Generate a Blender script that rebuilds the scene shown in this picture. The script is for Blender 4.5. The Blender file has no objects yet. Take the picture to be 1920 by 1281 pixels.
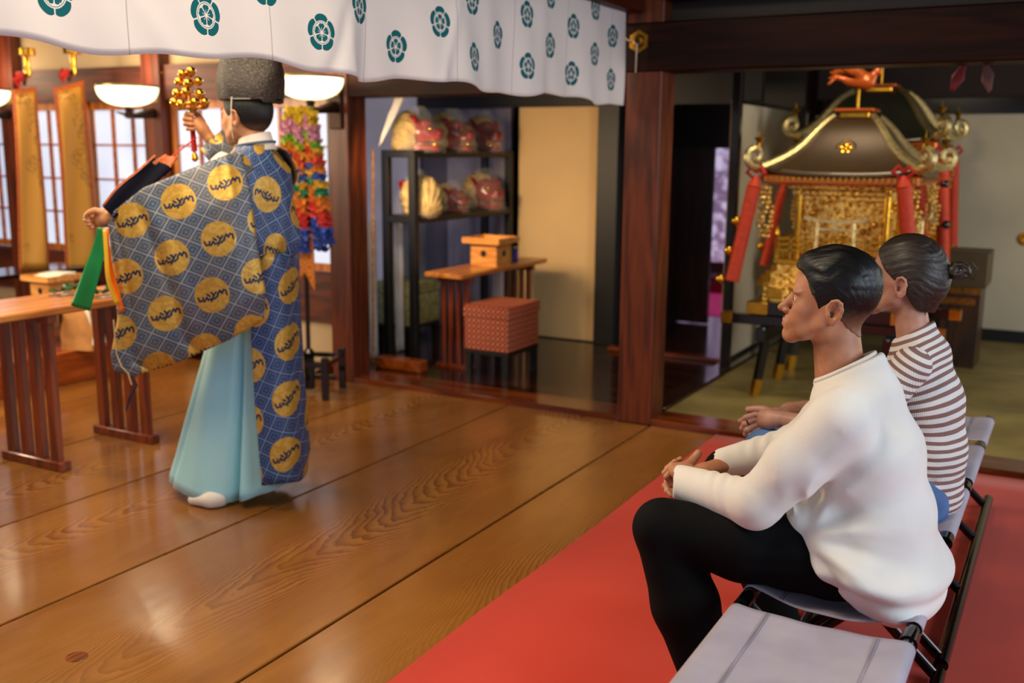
import bpy, bmesh, math, random
import numpy as np
from mathutils import Vector, Matrix, Euler
from math import sin, cos, pi, radians, atan2, sqrt
random.seed(7); rng = np.random.default_rng(7)
S = bpy.context.scene
COL = S.collection

# ------------------------------------------------------------------ camera
CAM = Vector((0, 0, 1.5)); FPX = 1900.7
PITCH, YAW, ROLL = 0.18723599, -0.5068471, -0.00840176
_f = Vector((sin(YAW)*cos(PITCH), cos(YAW)*cos(PITCH), -sin(PITCH)))
_r = Vector((cos(YAW), -sin(YAW), 0)); _d = _f.cross(_r)
CR = _r*cos(ROLL) + _d*sin(ROLL); CD = _d*cos(ROLL) - _r*sin(ROLL); CF = _f
cam = bpy.data.cameras.new('camera'); co = bpy.data.objects.new('camera', cam); COL.objects.link(co)
m = Matrix.Identity(4)
for i in range(3):
    m[i][0] = CR[i]; m[i][1] = -CD[i]; m[i][2] = -CF[i]; m[i][3] = CAM[i]
co.matrix_world = m
cam.sensor_width = 36; cam.lens = 36*FPX/1920; cam.clip_start = .05
cam.dof.use_dof = True; cam.dof.focus_distance = 2.75; cam.dof.aperture_fstop = 2.2
S.camera = co

def ray(x, y):
    return CR*((x-960)/FPX) + CD*((y-640.5)/FPX) + CF
def atx(x, y, X): d = ray(x, y); return CAM + d*(X/d.x)
def aty(x, y, Y): d = ray(x, y); return CAM + d*(Y/d.y)
def atz(x, y, Z=0): d = ray(x, y); return CAM + d*((Z-1.5)/d.z)
def dep(x, y, D): return CAM + ray(x, y)*D

# ------------------------------------------------------------------ light and exposure
S.view_settings.view_transform = 'Standard'; S.view_settings.look = 'None'
S.view_settings.gamma = 1; S.view_settings.exposure = 0.36
S.view_settings.use_curve_mapping = False
W = bpy.data.worlds.new('world'); S.world = W; W.use_nodes = True
W.node_tree.nodes['Background'].inputs[0].default_value = (.66, .78, 1, 1)
W.node_tree.nodes['Background'].inputs[1].default_value = .42
def area(name, loc, target, sx, sy, power, col, spread=180):
    l = bpy.data.lights.new(name, 'AREA'); l.shape = 'RECTANGLE'; l.size = sx; l.size_y = sy
    l.energy = power; l.color = col; l.spread = radians(spread)
    o = bpy.data.objects.new(name, l); COL.objects.link(o); o.location = loc
    o.rotation_euler = (Vector(target)-Vector(loc)).to_track_quat('-Z', 'Y').to_euler()
    return o
WARM = (1, .77, .50)
area('altar_hall_ceiling_light', (-3.5, 2.2, 3.0), (-3.4, 2.4, 0), 1.6, 1.6, 66, WARM)
area('altar_ceiling_light', (-5.3, 3.3, 2.9), (-5.2, 3.6, 0), 1.2, 1.2, 40, WARM)
area('altar_lantern_light', (-6.6, 2.6, 1.7), (-3.2, 5.0, 1.1), .7, .9, 52, WARM)
area('recess_fill_light', (-3.80, 4.98, 1.50), (-3.5, 7.15, 1.05), .25, .25, 7.5, (1, .72, .42), 100)  # unseen fill added to warm the recess door; no lamp hangs here
area('worshipper_hall_light', (-1.7, 1.6, 3.0), (-1.6, 2.2, .2), .9, .9, 34, (1, .82, .60), 160)
area('entrance_daylight', (2.5, 2.2, 1.9), (-.4, 2.8, .8), 2.0, 1.6, 54, (.78, .90, 1))
area('shrine_fill_light', (-1.25, 5.60, 2.45), (-1.2, 6.3, .9), .5, .3, 12, (1, .82, .58))  # fill added behind the beam to brighten the shrine gilding
area('side_hall_daylight', (2.2, 6.6, 1.5), (-1.0, 6.6, .9), 1.6, 1.6, 40, (1, .94, .84))

# ------------------------------------------------------------------ materials
MATS = {}
def newmat(name):
    m = bpy.data.materials.new(name); m.use_nodes = True; MATS[name] = m
    return m, m.node_tree.nodes, m.node_tree.links, m.node_tree.nodes['Principled BSDF']
def srgb(h):
    h = h.lstrip('#'); c = [int(h[i:i+2], 16)/255 for i in (0, 2, 4)]
    return tuple((v/12.92 if v <= .04045 else ((v+.055)/1.055)**2.4) for v in c) + (1,)
def mat(name, col, rough=.6, metal=0, var=.12, scale=8, bump=0, bscale=60, coat=0, sheen=0, stretch=(1, 1, 1), spec=.5, emit=0, sss=0, trans=0):
    """plain material with a soft procedural variation of tone and optional bump"""
    if name in MATS: return MATS[name]
    m, N, L, b = newmat(name)
    c = srgb(col) if isinstance(col, str) else tuple(col)+(1,)
    tc = N.new('ShaderNodeTexCoord'); mp = N.new('ShaderNodeMapping'); mp.inputs['Scale'].default_value = stretch
    L.new(tc.outputs['Object'], mp.inputs[0])
    n = N.new('ShaderNodeTexNoise'); n.inputs['Scale'].default_value = scale; n.inputs['Detail'].default_value = 4
    L.new(mp.outputs[0], n.inputs['Vector'])
    r = N.new('ShaderNodeValToRGB'); e = r.color_ramp.elements
    e[0].position = .3; e[1].position = .7
    e[0].color = tuple(v*(1-var) for v in c[:3])+(1,); e[1].color = tuple(min(1, v*(1+var)) for v in c[:3])+(1,)
    L.new(n.outputs[0], r.inputs[0]); L.new(r.outputs[0], b.inputs['Base Color'])
    b.inputs['Roughness'].default_value = rough; b.inputs['Metallic'].default_value = metal
    b.inputs['Specular IOR Level'].default_value = spec
    if coat: b.inputs['Coat Weight'].default_value = coat; b.inputs['Coat Roughness'].default_value = .08
    if sheen: b.inputs['Sheen Weight'].default_value = sheen; b.inputs['Sheen Roughness'].default_value = .5
    if sss:
        b.inputs['Subsurface Weight'].default_value = sss; b.inputs['Subsurface Radius'].default_value = (.02, .008, .004); b.inputs['Subsurface Scale'].default_value = .6
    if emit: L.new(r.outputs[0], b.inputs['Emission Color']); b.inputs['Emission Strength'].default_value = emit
    if trans: b.inputs['Transmission Weight'].default_value = trans
    if bump:
        n2 = N.new('ShaderNodeTexNoise'); n2.inputs['Scale'].default_value = bscale; n2.inputs['Detail'].default_value = 3
        L.new(mp.outputs[0], n2.inputs['Vector'])
        bp = N.new('ShaderNodeBump'); bp.inputs['Strength'].default_value = bump; bp.inputs['Distance'].default_value = .01
        L.new(n2.outputs[0], bp.inputs['Height']); L.new(bp.outputs[0], b.inputs['Normal'])
    return m
class NT:
    """tiny expression helper over math nodes"""
    def __init__(s, m): s.N = m.node_tree.nodes; s.L = m.node_tree.links
    def m(s, op, a, b=None, c=None, clamp=False):
        n = s.N.new('ShaderNodeMath'); n.operation = op; n.use_clamp = clamp
        for i, v in enumerate((a, b, c)):
            if v is None: continue
            if isinstance(v, (int, float)): n.inputs[i].default_value = v
            else: s.L.new(v, n.inputs[i])
        return n.outputs[0]
    def mix(s, f, a, b):
        n = s.N.new('ShaderNodeMix'); n.data_type = 'RGBA'
        for k, v in ((0, f), (6, a), (7, b)):
            if isinstance(v, (int, float)): n.inputs[k].default_value = v
            elif isinstance(v, tuple): n.inputs[k].default_value = v
            else: s.L.new(v, n.inputs[k])
        return n.outputs[2]
    def ramp(s, f, stops, interp='LINEAR'):
        n = s.N.new('ShaderNodeValToRGB'); cr = n.color_ramp; cr.interpolation = interp
        while len(cr.elements) < len(stops): cr.elements.new(.5)
        for e, (p, c) in zip(cr.elements, stops): e.position = p; e.color = c
        s.L.new(f, n.inputs[0]); return n.outputs[0]
    def xyz(s, v):
        n = s.N.new('ShaderNodeSeparateXYZ'); s.L.new(v, n.inputs[0]); return n.outputs
    def comb(s, x, y, z=0):
        n = s.N.new('ShaderNodeCombineXYZ')
        for i, v in enumerate((x, y, z)):
            if isinstance(v, (int, float)): n.inputs[i].default_value = v
            else: s.L.new(v, n.inputs[i])
        return n.outputs[0]
    def noise(s, v, scale, detail=3, rough=.5, dist=0):
        n = s.N.new('ShaderNodeTexNoise'); n.inputs['Scale'].default_value = scale; n.inputs['Detail'].default_value = detail
        n.inputs['Roughness'].default_value = rough; n.inputs['Distortion'].default_value = dist
        if v is not None: s.L.new(v, n.inputs['Vector'])
        return n.outputs[0]
    def tc(s, which='Object'):
        return s.N.new('ShaderNodeTexCoord').outputs[which]
    def bump(s, h, strength, dist=.005):
        n = s.N.new('ShaderNodeBump'); n.inputs['Strength'].default_value = strength; n.inputs['Distance'].default_value = dist
        s.L.new(h, n.inputs['Height']); return n.outputs[0]
def wood(name, c1, c2, rough=.35, axis=2, scale=6, coat=.2, bump=.05, spec=.5):
    """timber with grain running along an axis"""
    if name in MATS: return MATS[name]
    m, N, L, b = newmat(name); t = NT(m)
    sc = [1.0, 1.0, 1.0]; sc[axis] = .09
    mp = N.new('ShaderNodeMapping'); mp.inputs['Scale'].default_value = sc; L.new(t.tc(), mp.inputs[0])
    n1 = t.noise(mp.outputs[0], scale, 3, .5, .4)
    w = t.m('SINE', t.m('MULTIPLY', n1, 42))
    n2 = t.noise(mp.outputs[0], scale*9, 4, .6)
    f = t.m('ADD', t.m('MULTIPLY', w, .22), t.m('MULTIPLY', n2, 1.0))
    c = t.ramp(f, [(.25, srgb(c1)), (.8, srgb(c2))])
    L.new(c, b.inputs['Base Color']); b.inputs['Roughness'].default_value = rough; b.inputs['Specular IOR Level'].default_value = spec
    if coat: b.inputs['Coat Weight'].default_value = coat; b.inputs['Coat Roughness'].default_value = .12
    if bump: L.new(t.bump(f, bump), b.inputs['Normal'])
    return m

# ------------------------------------------------------------------ mesh building
def frame(d):
    d = Vector(d).normalized(); a = Vector((0, 0, 1)) if abs(d.z) < .95 else Vector((1, 0, 0))
    u = d.cross(a).normalized(); return u, u.cross(d).normalized(), d
class MB:
    def __init__(s): s.v = []; s.f = []; s.uv = None
    def add(s, vs, fs, M=None):
        k = len(s.v)
        s.v += [tuple(M @ Vector(v)) if M is not None else tuple(v) for v in vs]
        s.f += [tuple(i+k for i in f) for f in fs]; return s
    def box(s, x0, x1, y0, y1, z0, z1, M=None, bev=0):
        if bev:
            b = bev; vs = []
            for z, i in ((z0, b), (z0+b, 0), (z1-b, 0), (z1, b)):
                X0, X1, Y0, Y1 = x0+i, x1-i, y0+i, y1-i
                e = b if not i else b*.4
                vs += [(X0+e, Y0, z), (X1-e, Y0, z), (X1, Y0+e, z), (X1, Y1-e, z), (X1-e, Y1, z), (X0+e, Y1, z), (X0, Y1-e, z), (X0, Y0+e, z)]
            fs = [tuple(range(7, -1, -1)), tuple(range(24, 32))]
            for r in range(3):
                for i in range(8): j = (i+1) % 8; fs.append((r*8+i, r*8+j, r*8+8+j, r*8+8+i))
            return s.add(vs, fs, M)
        vs = [(x, y, z) for z in (z0, z1) for x, y in ((x0, y0), (x1, y0), (x1, y1), (x0, y1))]
        return s.add(vs, [(3, 2, 1, 0), (4, 5, 6, 7), (0, 1, 5, 4), (1, 2, 6, 5), (2, 3, 7, 6), (3, 0, 4, 7)], M)
    def tube(s, pts, r, n=10, cap=True, flat=1.0, up=None):
        pts = [Vector(p) for p in pts]; rs = r if isinstance(r, (list, tuple)) else [r]*len(pts)
        vs = []; fs = []; u = None
        for i, p in enumerate(pts):
            d = (pts[min(i+1, len(pts)-1)]-pts[max(i-1, 0)]).normalized()
            if u is None:
                u = frame(d)[0] if up is None else Vector(up).cross(d).normalized()
            u = (u-d*u.dot(d)).normalized(); w = d.cross(u)
            for k in range(n):
                a = 2*pi*k/n; vs.append(p+u*cos(a)*rs[i]+w*sin(a)*rs[i]*flat)
        for i in range(len(pts)-1):
            for k in range(n): j = (k+1) % n; fs.append((i*n+k, i*n+j, i*n+n+j, i*n+n+k))
        if cap: fs.append(tuple(range(n-1, -1, -1))); fs.append(tuple(range((len(pts)-1)*n, len(pts)*n)))
        return s.add(vs, fs)
    def cyl(s, a, b, r, r2=None, n=14): return s.tube([a, b], [r, r if r2 is None else r2], n)
    def lathe(s, prof, c=(0, 0, 0), n=20, M=None, ax=None):
        vs = []; fs = []; u, w, d = frame(ax) if ax is not None else (Vector((1, 0, 0)), Vector((0, 1, 0)), Vector((0, 0, 1)))
        c = Vector(c)
        for r, z in prof:
            for k in range(n): a = 2*pi*k/n; vs.append(c+u*(r*cos(a))+w*(r*sin(a))+d*z)
        for i in range(len(prof)-1):
            for k in range(n): j = (k+1) % n; fs.append((i*n+k, i*n+j, i*n+n+j, i*n+n+k))
        if prof[0][0] > 1e-6: fs.append(tuple(range(n-1, -1, -1)))
        if prof[-1][0] > 1e-6: fs.append(tuple(range((len(prof)-1)*n, len(prof)*n)))
        return s.add(vs, fs, M)
    def sphere(s, c, r, n=14, sc=(1, 1, 1)):
        k = max(5, n//2); pr = [(max(1e-7, sin(pi*i/k)), -cos(pi*i/k)) for i in range(k+1)]
        c = Vector(c); M = Matrix.Translation(c) @ Matrix.Diagonal((r*sc[0], r*sc[1], r*sc[2], 1))
        return s.lathe(pr, (0, 0, 0), n, M)
    def prism(s, poly, z0, z1, M=None):
        n = len(poly); vs = [(x, y, z0) for x, y in poly]+[(x, y, z1) for x, y in poly]
        fs = [tuple(range(n-1, -1, -1)), tuple(range(n, 2*n))]+[(i, (i+1) % n, (i+1) % n+n, i+n) for i in range(n)]
        return s.add(vs, fs, M)
    def grid(s, P, closed_u=False, uv=None):
        """P[i][j] points"""
        nu, nv = len(P), len(P[0]); k = len(s.v)
        s.v += [tuple(p) for row in P for p in row]
        for i in range(nu if closed_u else nu-1):
            for j in range(nv-1):
                a = (i+1) % nu
                s.f.append((k+i*nv+j, k+a*nv+j, k+a*nv+j+1, k+i*nv+j+1))
        if uv is not None:
            if s.uv is None: s.uv = {}
            for i in range(nu):
                for j in range(nv): s.uv[k+i*nv+j] = uv[i][j]
        return s
    def build(s, name, mt, parent=None, smooth=True, angle=35, solid=0, sub=0, kind=None, loc=None, rz=0):
        me = bpy.data.meshes.new(name); me.from_pydata(s.v, [], s.f); me.validate(clean_customdata=False)
        bm = bmesh.new(); bm.from_mesh(me); bmesh.ops.recalc_face_normals(bm, faces=bm.faces); bm.to_mesh(me); bm.free()
        if s.uv is not None:
            l = me.uv_layers.new(name='uv')
            vi = np.empty(len(me.loops), dtype=np.int32); me.loops.foreach_get('vertex_index', vi)
            l.data.foreach_set('uv', np.array([s.uv.get(int(i), (0, 0)) for i in vi], dtype=np.float32).ravel())
        if smooth:
            me.polygons.foreach_set('use_smooth', [True]*len(me.polygons)); me.set_sharp_from_angle(angle=radians(angle))
        me.materials.append(MATS[mt] if isinstance(mt, str) else mt)
        o = bpy.data.objects.new(name, me); COL.objects.link(o)
        if parent is not None: o.parent = parent
        if solid: md = o.modifiers.new('solid', 'SOLIDIFY'); md.thickness = solid; md.offset = 0
        if sub: md = o.modifiers.new('sub', 'SUBSURF'); md.levels = md.render_levels = sub
        if kind: o['kind'] = kind
        if loc is not None: o.location = loc
        if rz: o.rotation_euler = (0, 0, rz)
        return o
def thing(name, label, cat, loc=(0, 0, 0), rz=0, group=None):
    o = bpy.data.objects.new(name, None); COL.objects.link(o); o.empty_display_size = .1
    o.location = loc; o.rotation_euler = (0, 0, rz)
    return tag(o, label, cat, group)
def tag(o, label, cat, group=None):
    o['label'] = label; o['category'] = cat
    if group: o['group'] = group
    return o
def dup(root, loc=None, rz=None, label=None, group=None):
    r = root.copy(); COL.objects.link(r)
    if loc is not None: r.location = loc
    if rz is not None: r.rotation_euler = (0, 0, rz)
    if label: r['label'] = label
    if group: r['group'] = group
    for ch in list(root.children):
        c = ch.copy(); COL.objects.link(c); c.parent = r
        for g in list(ch.children):
            d = g.copy(); COL.objects.link(d); d.parent = c
    return r
def TR(x, y, z): return Matrix.Translation((x, y, z))
def RZ(a): return Matrix.Rotation(a, 4, 'Z')
def RX(a): return Matrix.Rotation(a, 4, 'X')
def RY(a): return Matrix.Rotation(a, 4, 'Y')

# ------------------------------------------------------------------ implicit surfaces for bodies and cloth
class SDF:
    """distance field on a regular grid, meshed by surface nets"""
    def __init__(s, lo, hi, h):
        s.lo = np.array(lo, np.float32); s.h = h
        n = [int((b-a)/h)+2 for a, b in zip(lo, hi)]
        s.x, s.y, s.z = np.meshgrid(*[np.arange(k, dtype=np.float32)*h+a for k, a in zip(n, lo)], indexing='ij', sparse=False)
        s.F = np.full(n, 9.0, np.float32)
    def _cap(s, a, b, r1, r2, fx=1, fy=1, fz=1):
        a = np.array(a, np.float32); b = np.array(b, np.float32); d = b-a; L2 = float(d@d)+1e-9
        X, Y, Z = s.x-a[0], s.y-a[1], s.z-a[2]
        t = np.clip((X*d[0]+Y*d[1]+Z*d[2])/L2, 0, 1)
        q = np.sqrt(((X-t*d[0])/fx)**2+((Y-t*d[1])/fy)**2+((Z-t*d[2])/fz)**2)
        return q-(r1+(r2-r1)*t)
    def _ell(s, c, r, rot=None):
        X, Y, Z = s.x-c[0], s.y-c[1], s.z-c[2]
        if rot is not None:
            R = np.array(Euler([radians(v) for v in rot]).to_matrix().transposed(), np.float32)
            X, Y, Z = R[0, 0]*X+R[0, 1]*Y+R[0, 2]*Z, R[1, 0]*X+R[1, 1]*Y+R[1, 2]*Z, R[2, 0]*X+R[2, 1]*Y+R[2, 2]*Z
        k = np.sqrt((X/r[0])**2+(Y/r[1])**2+(Z/r[2])**2)
        k2 = np.sqrt((X/r[0]**2)**2+(Y/r[1]**2)**2+(Z/r[2]**2)**2)+1e-6
        return k*(k-1)/k2
    def put(s, d, k=.02):
        if k <= 0: s.F = np.minimum(s.F, d); return s
        h = np.clip(.5+.5*(d-s.F)/k, 0, 1); s.F = d*(1-h)+s.F*h-k*h*(1-h); return s
    def cut(s, d, k=.01):
        h = np.clip(.5-.5*(s.F+d)/k, 0, 1); s.F = s.F*(1-h)-d*h+k*h*(1-h); return s
    def cap(s, a, b, r1, r2=None, k=.02, **kw): return s.put(s._cap(a, b, r1, r1 if r2 is None else r2, **kw), k)
    def chain(s, pts, rs, k=.02, **kw):
        for i in range(len(pts)-1): s.cap(pts[i], pts[i+1], rs[i], rs[i+1], k, **kw)
        return s
    def ell(s, c, r, k=.02, rot=None): return s.put(s._ell(c, r, rot), k)
    def dig(s, c, r, k=.01, rot=None): return s.cut(s._ell(c, r, rot), k)
    def crease(s, pts, w, amp):
        """push the surface in (amp>0) or out (amp<0) along a polyline"""
        d = None
        for a, b in zip(pts[:-1], pts[1:]):
            e = s._cap(a, b, 0, 0); d = e if d is None else np.minimum(d, e)
        s.F = s.F+amp*np.exp(-(d/w)**2); return s
    def mesh(s):
        F = s.F; ins = F < 0; n = F.shape
        c = np.zeros([k-1 for k in n], np.int8)
        for i in (0, 1):
            for j in (0, 1):
                for k in (0, 1): c += ins[i:n[0]-1+i, j:n[1]-1+j, k:n[2]-1+k]
        act = (c > 0) & (c < 8); I = np.argwhere(act); idx = np.full(act.shape, -1, np.int64); idx[act] = np.arange(len(I))
        acc = np.zeros((len(I), 3)); cnt = np.zeros(len(I))
        cor = [(a, b, d) for a in (0, 1) for b in (0, 1) for d in (0, 1)]
        for p in cor:
            for ax in range(3):
                if p[ax]: continue
                q = list(p); q[ax] = 1
                fa = F[I[:, 0]+p[0], I[:, 1]+p[1], I[:, 2]+p[2]]; fb = F[I[:, 0]+q[0], I[:, 1]+q[1], I[:, 2]+q[2]]
                m = (fa < 0) != (fb < 0); t = np.where(m, fa/np.where(m, fa-fb, 1), 0)
                P = I+np.array(p); P = P.astype(float); P[:, ax] += t
                acc[m] += P[m]; cnt[m] += 1
        V = acc/cnt[:, None]*s.h+s.lo
        Q = []
        for ax in range(3):
            a, b = [(1, 2), (2, 0), (0, 1)][ax]
            sl0 = [slice(1, -1)]*3; sl0[ax] = slice(0, n[ax]-1); sl1 = list(sl0); sl1[ax] = slice(1, n[ax])
            A = ins[tuple(sl0)]; B = ins[tuple(sl1)]
            for flip in (0, 1):
                E = np.argwhere((A & ~B) if not flip else (~A & B)); off = np.ones(3, int); off[ax] = 0; E = E+off
                def g(da, db):
                    K = E.copy(); K[:, a] += da; K[:, b] += db; return idx[K[:, 0], K[:, 1], K[:, 2]]
                q = np.stack([g(-1, -1), g(0, -1), g(0, 0), g(-1, 0)], 1)
                Q.append(q if not flip else q[:, ::-1])
        return V, np.concatenate(Q)
    def build(s, name, mt, parent=None, smooth_it=1, fix=None):
        V, Q = s.mesh()
        for _ in range(smooth_it):
            acc = np.zeros_like(V); cnt = np.zeros(len(V))
            for i in range(4):
                j = (i+1) % 4
                np.add.at(acc, Q[:, i], V[Q[:, j]]); np.add.at(cnt, Q[:, i], 1); np.add.at(acc, Q[:, j], V[Q[:, i]]); np.add.at(cnt, Q[:, j], 1)
            V = V*.5+.5*acc/np.maximum(cnt, 1)[:, None]
        if fix is not None: V = fix(V)
        me = bpy.data.meshes.new(name)
        me.vertices.add(len(V)); me.vertices.foreach_set('co', V.astype(np.float32).ravel())
        me.loops.add(Q.size); me.loops.foreach_set('vertex_index', Q.astype(np.int32).ravel())
        me.polygons.add(len(Q)); me.polygons.foreach_set('loop_start', np.arange(0, Q.size, 4, dtype=np.int32))
        me.update(calc_edges=True); me.validate()
        me.polygons.foreach_set('use_smooth', [True]*len(me.polygons))
        me.materials.append(MATS[mt] if isinstance(mt, str) else mt)
        o = bpy.data.objects.new(name, me); COL.objects.link(o)
        if parent is not None: o.parent = parent
        return o
mat('white_cord', 'c9b9a4', .8)
# ------------------------------------------------------------------ the hall itself
wood('wood_pillar', '3e1708', '642a10', .42, 2, 5, .05, spec=.35)
wood('wood_dark_x', '180703', '2c0f06', .5, 0, 5, 0, spec=.12)
wood('wood_dark_y', '2a0f06', '4a1c0b', .5, 1, 5, 0, spec=.15)
wood('wood_dark_z', '260c05', '421708', .3, 2, 5, .2)
wood('wood_frame', '9a5016', 'c67a2a', .4, 2, 7, .1)
wood('wood_frame_x', '8a3f12', 'b8641f', .4, 0, 7, .1)
wood('wood_table', 'a35a1e', 'd48a3c', .35, 1, 6, .25)
wood('wood_leg', '5e2208', '8a3a12', .35, 2, 6, .25)
wood('wood_pale', 'c07a34', 'e0a050', .5, 0, 8, 0)
wood('wood_storage_floor', '1c0a04', '3a1a0a', .14, 0, 3, .3)
wood('wood_step', '8a3c12', 'b0561c', .25, 1, 4, .3)
wood('wood_beam_red', '3a1207', '5e260f', .55, 0, 5, 0)
wood('wood_beam_z', '46180a', '6e2c10', .5, 2, 5, .05)
mat('black_lacquer', '0d0a09', .18, coat=.4, var=.05)
mat('black_matte', '0b0907', .5)
mat('plaster', 'b59c78', .85, var=.05, scale=3, bump=.04)
mat('fusuma_paper', 'd6b27c', .8, var=.05, scale=2.5)
mat('grey_paper', 'beb59c', .85, var=.06, scale=2.5)
mat('gold', 'd8a032', .25, metal=1, var=.15, scale=30, bump=.1, bscale=90)
mat('dark_ceiling', '150806', .6)

def floor_mat():
    m, N, L, b = newmat('hall_floor'); t = NT(m)
    P = t.tc(); x, y, z = t.xyz(P)
    # plank number from the seams so every plank has a figure of its own
    pid = 0
    for sx in (-5.18, -4.40, -3.65, -2.87, -1.97, -1.1, -.25, .6):
        q = t.m('GREATER_THAN', x, sx); pid = t.m('ADD', q, pid) if pid else q
    pv = t.m('MULTIPLY', pid, 17.37)
    xc = -5.5; cs = [-5.5, -4.86, -3.98, -3.33, -2.36, -1.50, -.72, .2, 1.0]
    for sx, ca, cb in zip((-5.18, -4.40, -3.65, -2.87, -1.97, -1.1, -.25, .6), cs[:-1], cs[1:]): xc = t.m('ADD', t.m('MULTIPLY', t.m('GREATER_THAN', x, sx), cb-ca), xc)
    v = t.comb(t.m('MULTIPLY', x, 1.0), t.m('ADD', t.m('MULTIPLY', y, .20), pv), pv)
    big = t.noise(v, 1.7, 2.2, .45, .25)
    wob = t.noise(t.comb(t.m('MULTIPLY', x, 6), t.m('ADD', t.m('MULTIPLY', y, 2.2), pv)), 2.2, 3, .6)
    fine = t.noise(t.comb(t.m('MULTIPLY', x, 60), t.m('MULTIPLY', y, 1.6), pv), 3, 3, .6)
    dx = t.m('SUBTRACT', x, xc); dx = t.m('ADD', dx, t.m('MULTIPLY', t.m('SUBTRACT', t.noise(t.comb(pv, t.m('MULTIPLY', y, .8)), 1.0, 1), .5), .30))
    cath = t.m('ADD', t.m('MULTIPLY', t.m('MULTIPLY', dx, dx), 6.5), t.m('MULTIPLY', y, -.30))      # nested arches along the heart of each plank
    ph = t.m('ADD', t.m('MULTIPLY', cath, 34), t.m('ADD', t.m('MULTIPLY', big, 22), t.m('MULTIPLY', wob, 2.2)))
    fr = t.m('FRACT', ph)
    ring = t.m('POWER', fr, 1.7)                      # soft start, sharp late-wood edge
    edge = t.m('SUBTRACT', 1, t.m('SMOOTH_MIN', t.m('MULTIPLY', t.m('SUBTRACT', 1, fr), 9), 1, .2))
    ring = t.m('MULTIPLY', ring, t.m('SUBTRACT', 1, edge, clamp=True), clamp=True)
    amt = t.noise(t.comb(x, t.m('ADD', t.m('MULTIPLY', y, .5), pv)), 1.3, 2, .5)
    amt = t.m('MULTIPLY_ADD', amt, 3.6, -1.25, clamp=True); amt = t.m('ADD', t.m('MULTIPLY', amt, 1.0), .22, clamp=True)
    f = t.m('MULTIPLY', ring, amt)
    patch = t.noise(t.comb(t.m('MULTIPLY', x, 1.2), t.m('MULTIPLY', y, .45), pv), 2.4, 3, .55)
    base = t.ramp(patch, [(.2, srgb('8e5b24')), (.5, srgb('a67234')), (.8, srgb('724218'))])
    darkc = t.ramp(patch, [(.2, srgb('542408')), (.8, srgb('3c1604'))])
    c = t.mix(t.m('MULTIPLY', f, 1.0, clamp=True), base, darkc)
    c = t.mix(t.m('MULTIPLY', t.m('SUBTRACT', fine, .35), .45, clamp=True), c, srgb('4c2208'))
    # planks further from the front are redder and darker with age
    age = t.m('MULTIPLY', t.noise(t.comb(pv, 0, 0), 3.3, 0), .55)
    c = t.mix(t.m('MULTIPLY', age, 1, clamp=True), c, srgb('6e3a14'))
    L.new(c, b.inputs['Base Color'])
    rr = t.noise(t.comb(t.m('MULTIPLY', x, 3), y), 5, 3, .6)
    L.new(t.m('MULTIPLY_ADD', rr, .16, .13), b.inputs['Roughness'])
    b.inputs['Coat Weight'].default_value = .18; b.inputs['Coat Roughness'].default_value = .12; b.inputs['Specular IOR Level'].default_value = .42
    h = t.m('ADD', t.m('MULTIPLY', f, .25), t.m('ADD', t.m('MULTIPLY', fine, .25), t.m('MULTIPLY', t.noise(t.comb(t.m('MULTIPLY', x, 3), y), 4, 2), .9)))
    L.new(t.bump(h, .16, .004), b.inputs['Normal'])
    return m
floor_mat()
g = MB(); xs = [-10, -7.6, -6.8, -5.95, -5.18, -4.40, -3.65, -2.87, -1.97, -1.1, -.25, .6, 1.5, 2.6]
for a, b in zip(xs[:-1], xs[1:]): g.box(a+.006, b-.006, -2.2, 5.13, -.05, 0, bev=.003)
g.build('floor', 'hall_floor', smooth=False, kind='structure')
MB().box(-10, 3.0, -2.2, 11.6, -.09, -.061).build('floor_underlay', 'black_matte', smooth=False, kind='structure')
# inset patch round the knot on the second plank
def disc(c, r0, r1, h, mt, name, lab, cat):
    p = MB(); p.lathe([(r0, 0), (r1, 0), (r1, h), (r0, h)] if r0 else [(r1, 0), (r1*.98, h), (1e-6, h*1.2)], (0, 0, 0), 28)
    o = p.build(name, mt); o.location = c; tag(o, lab, cat); return o
wood('knot_wood', '4a1f08', '8a4310', .2, 1, 20, .3)
kp = atz(144, 1232, .0002)
o = disc(kp, 0, .032, .0012, 'knot_wood', 'floor_plug', 'dark round knot plug in the floor plank at lower left', 'plug')
# dais on the left
MB().box(-10, -5.54, 1.0, 5.13, 0.001, .212, bev=.006).build('dais_platform', 'wood_step', smooth=False, kind='structure')
# sill along the back of the hall
wood('sill_wood', '4a1c08', '7e3a14', .2, 0, 4, .3)
MB().box(-4.03, -2.17, 5.13, 5.36, -.02, .035, bev=.004).build('trim_1', 'sill_wood', kind='structure')
MB().box(-1.97, 2.6, 5.13, 5.36, -.02, .035, bev=.004).build('trim_2', 'sill_wood', kind='structure')
MB().box(-10, -4.2, 5.12, 5.20, .001, .09).build('baseboard_back', 'wood_dark_x', kind='structure')
# pillars
for nm, x0, x1, w in (('left', -4.20, -4.03, .19), ('right', -2.17, -1.97, .2)):
    MB().box(x0, x1, 5.13, 5.13+w, 0, 3.2, bev=.006).build('pillar_'+nm, 'wood_pillar', kind='structure')
for k, x in enumerate((-5.72, -7.3)):
    MB().box(x-.09, x+.09, 5.1, 5.28, .2 if x < -5.6 else 0, 3.2, bev=.005).build('pillar_window_%d' % (k+1), 'wood_beam_z', kind='structure')
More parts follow.
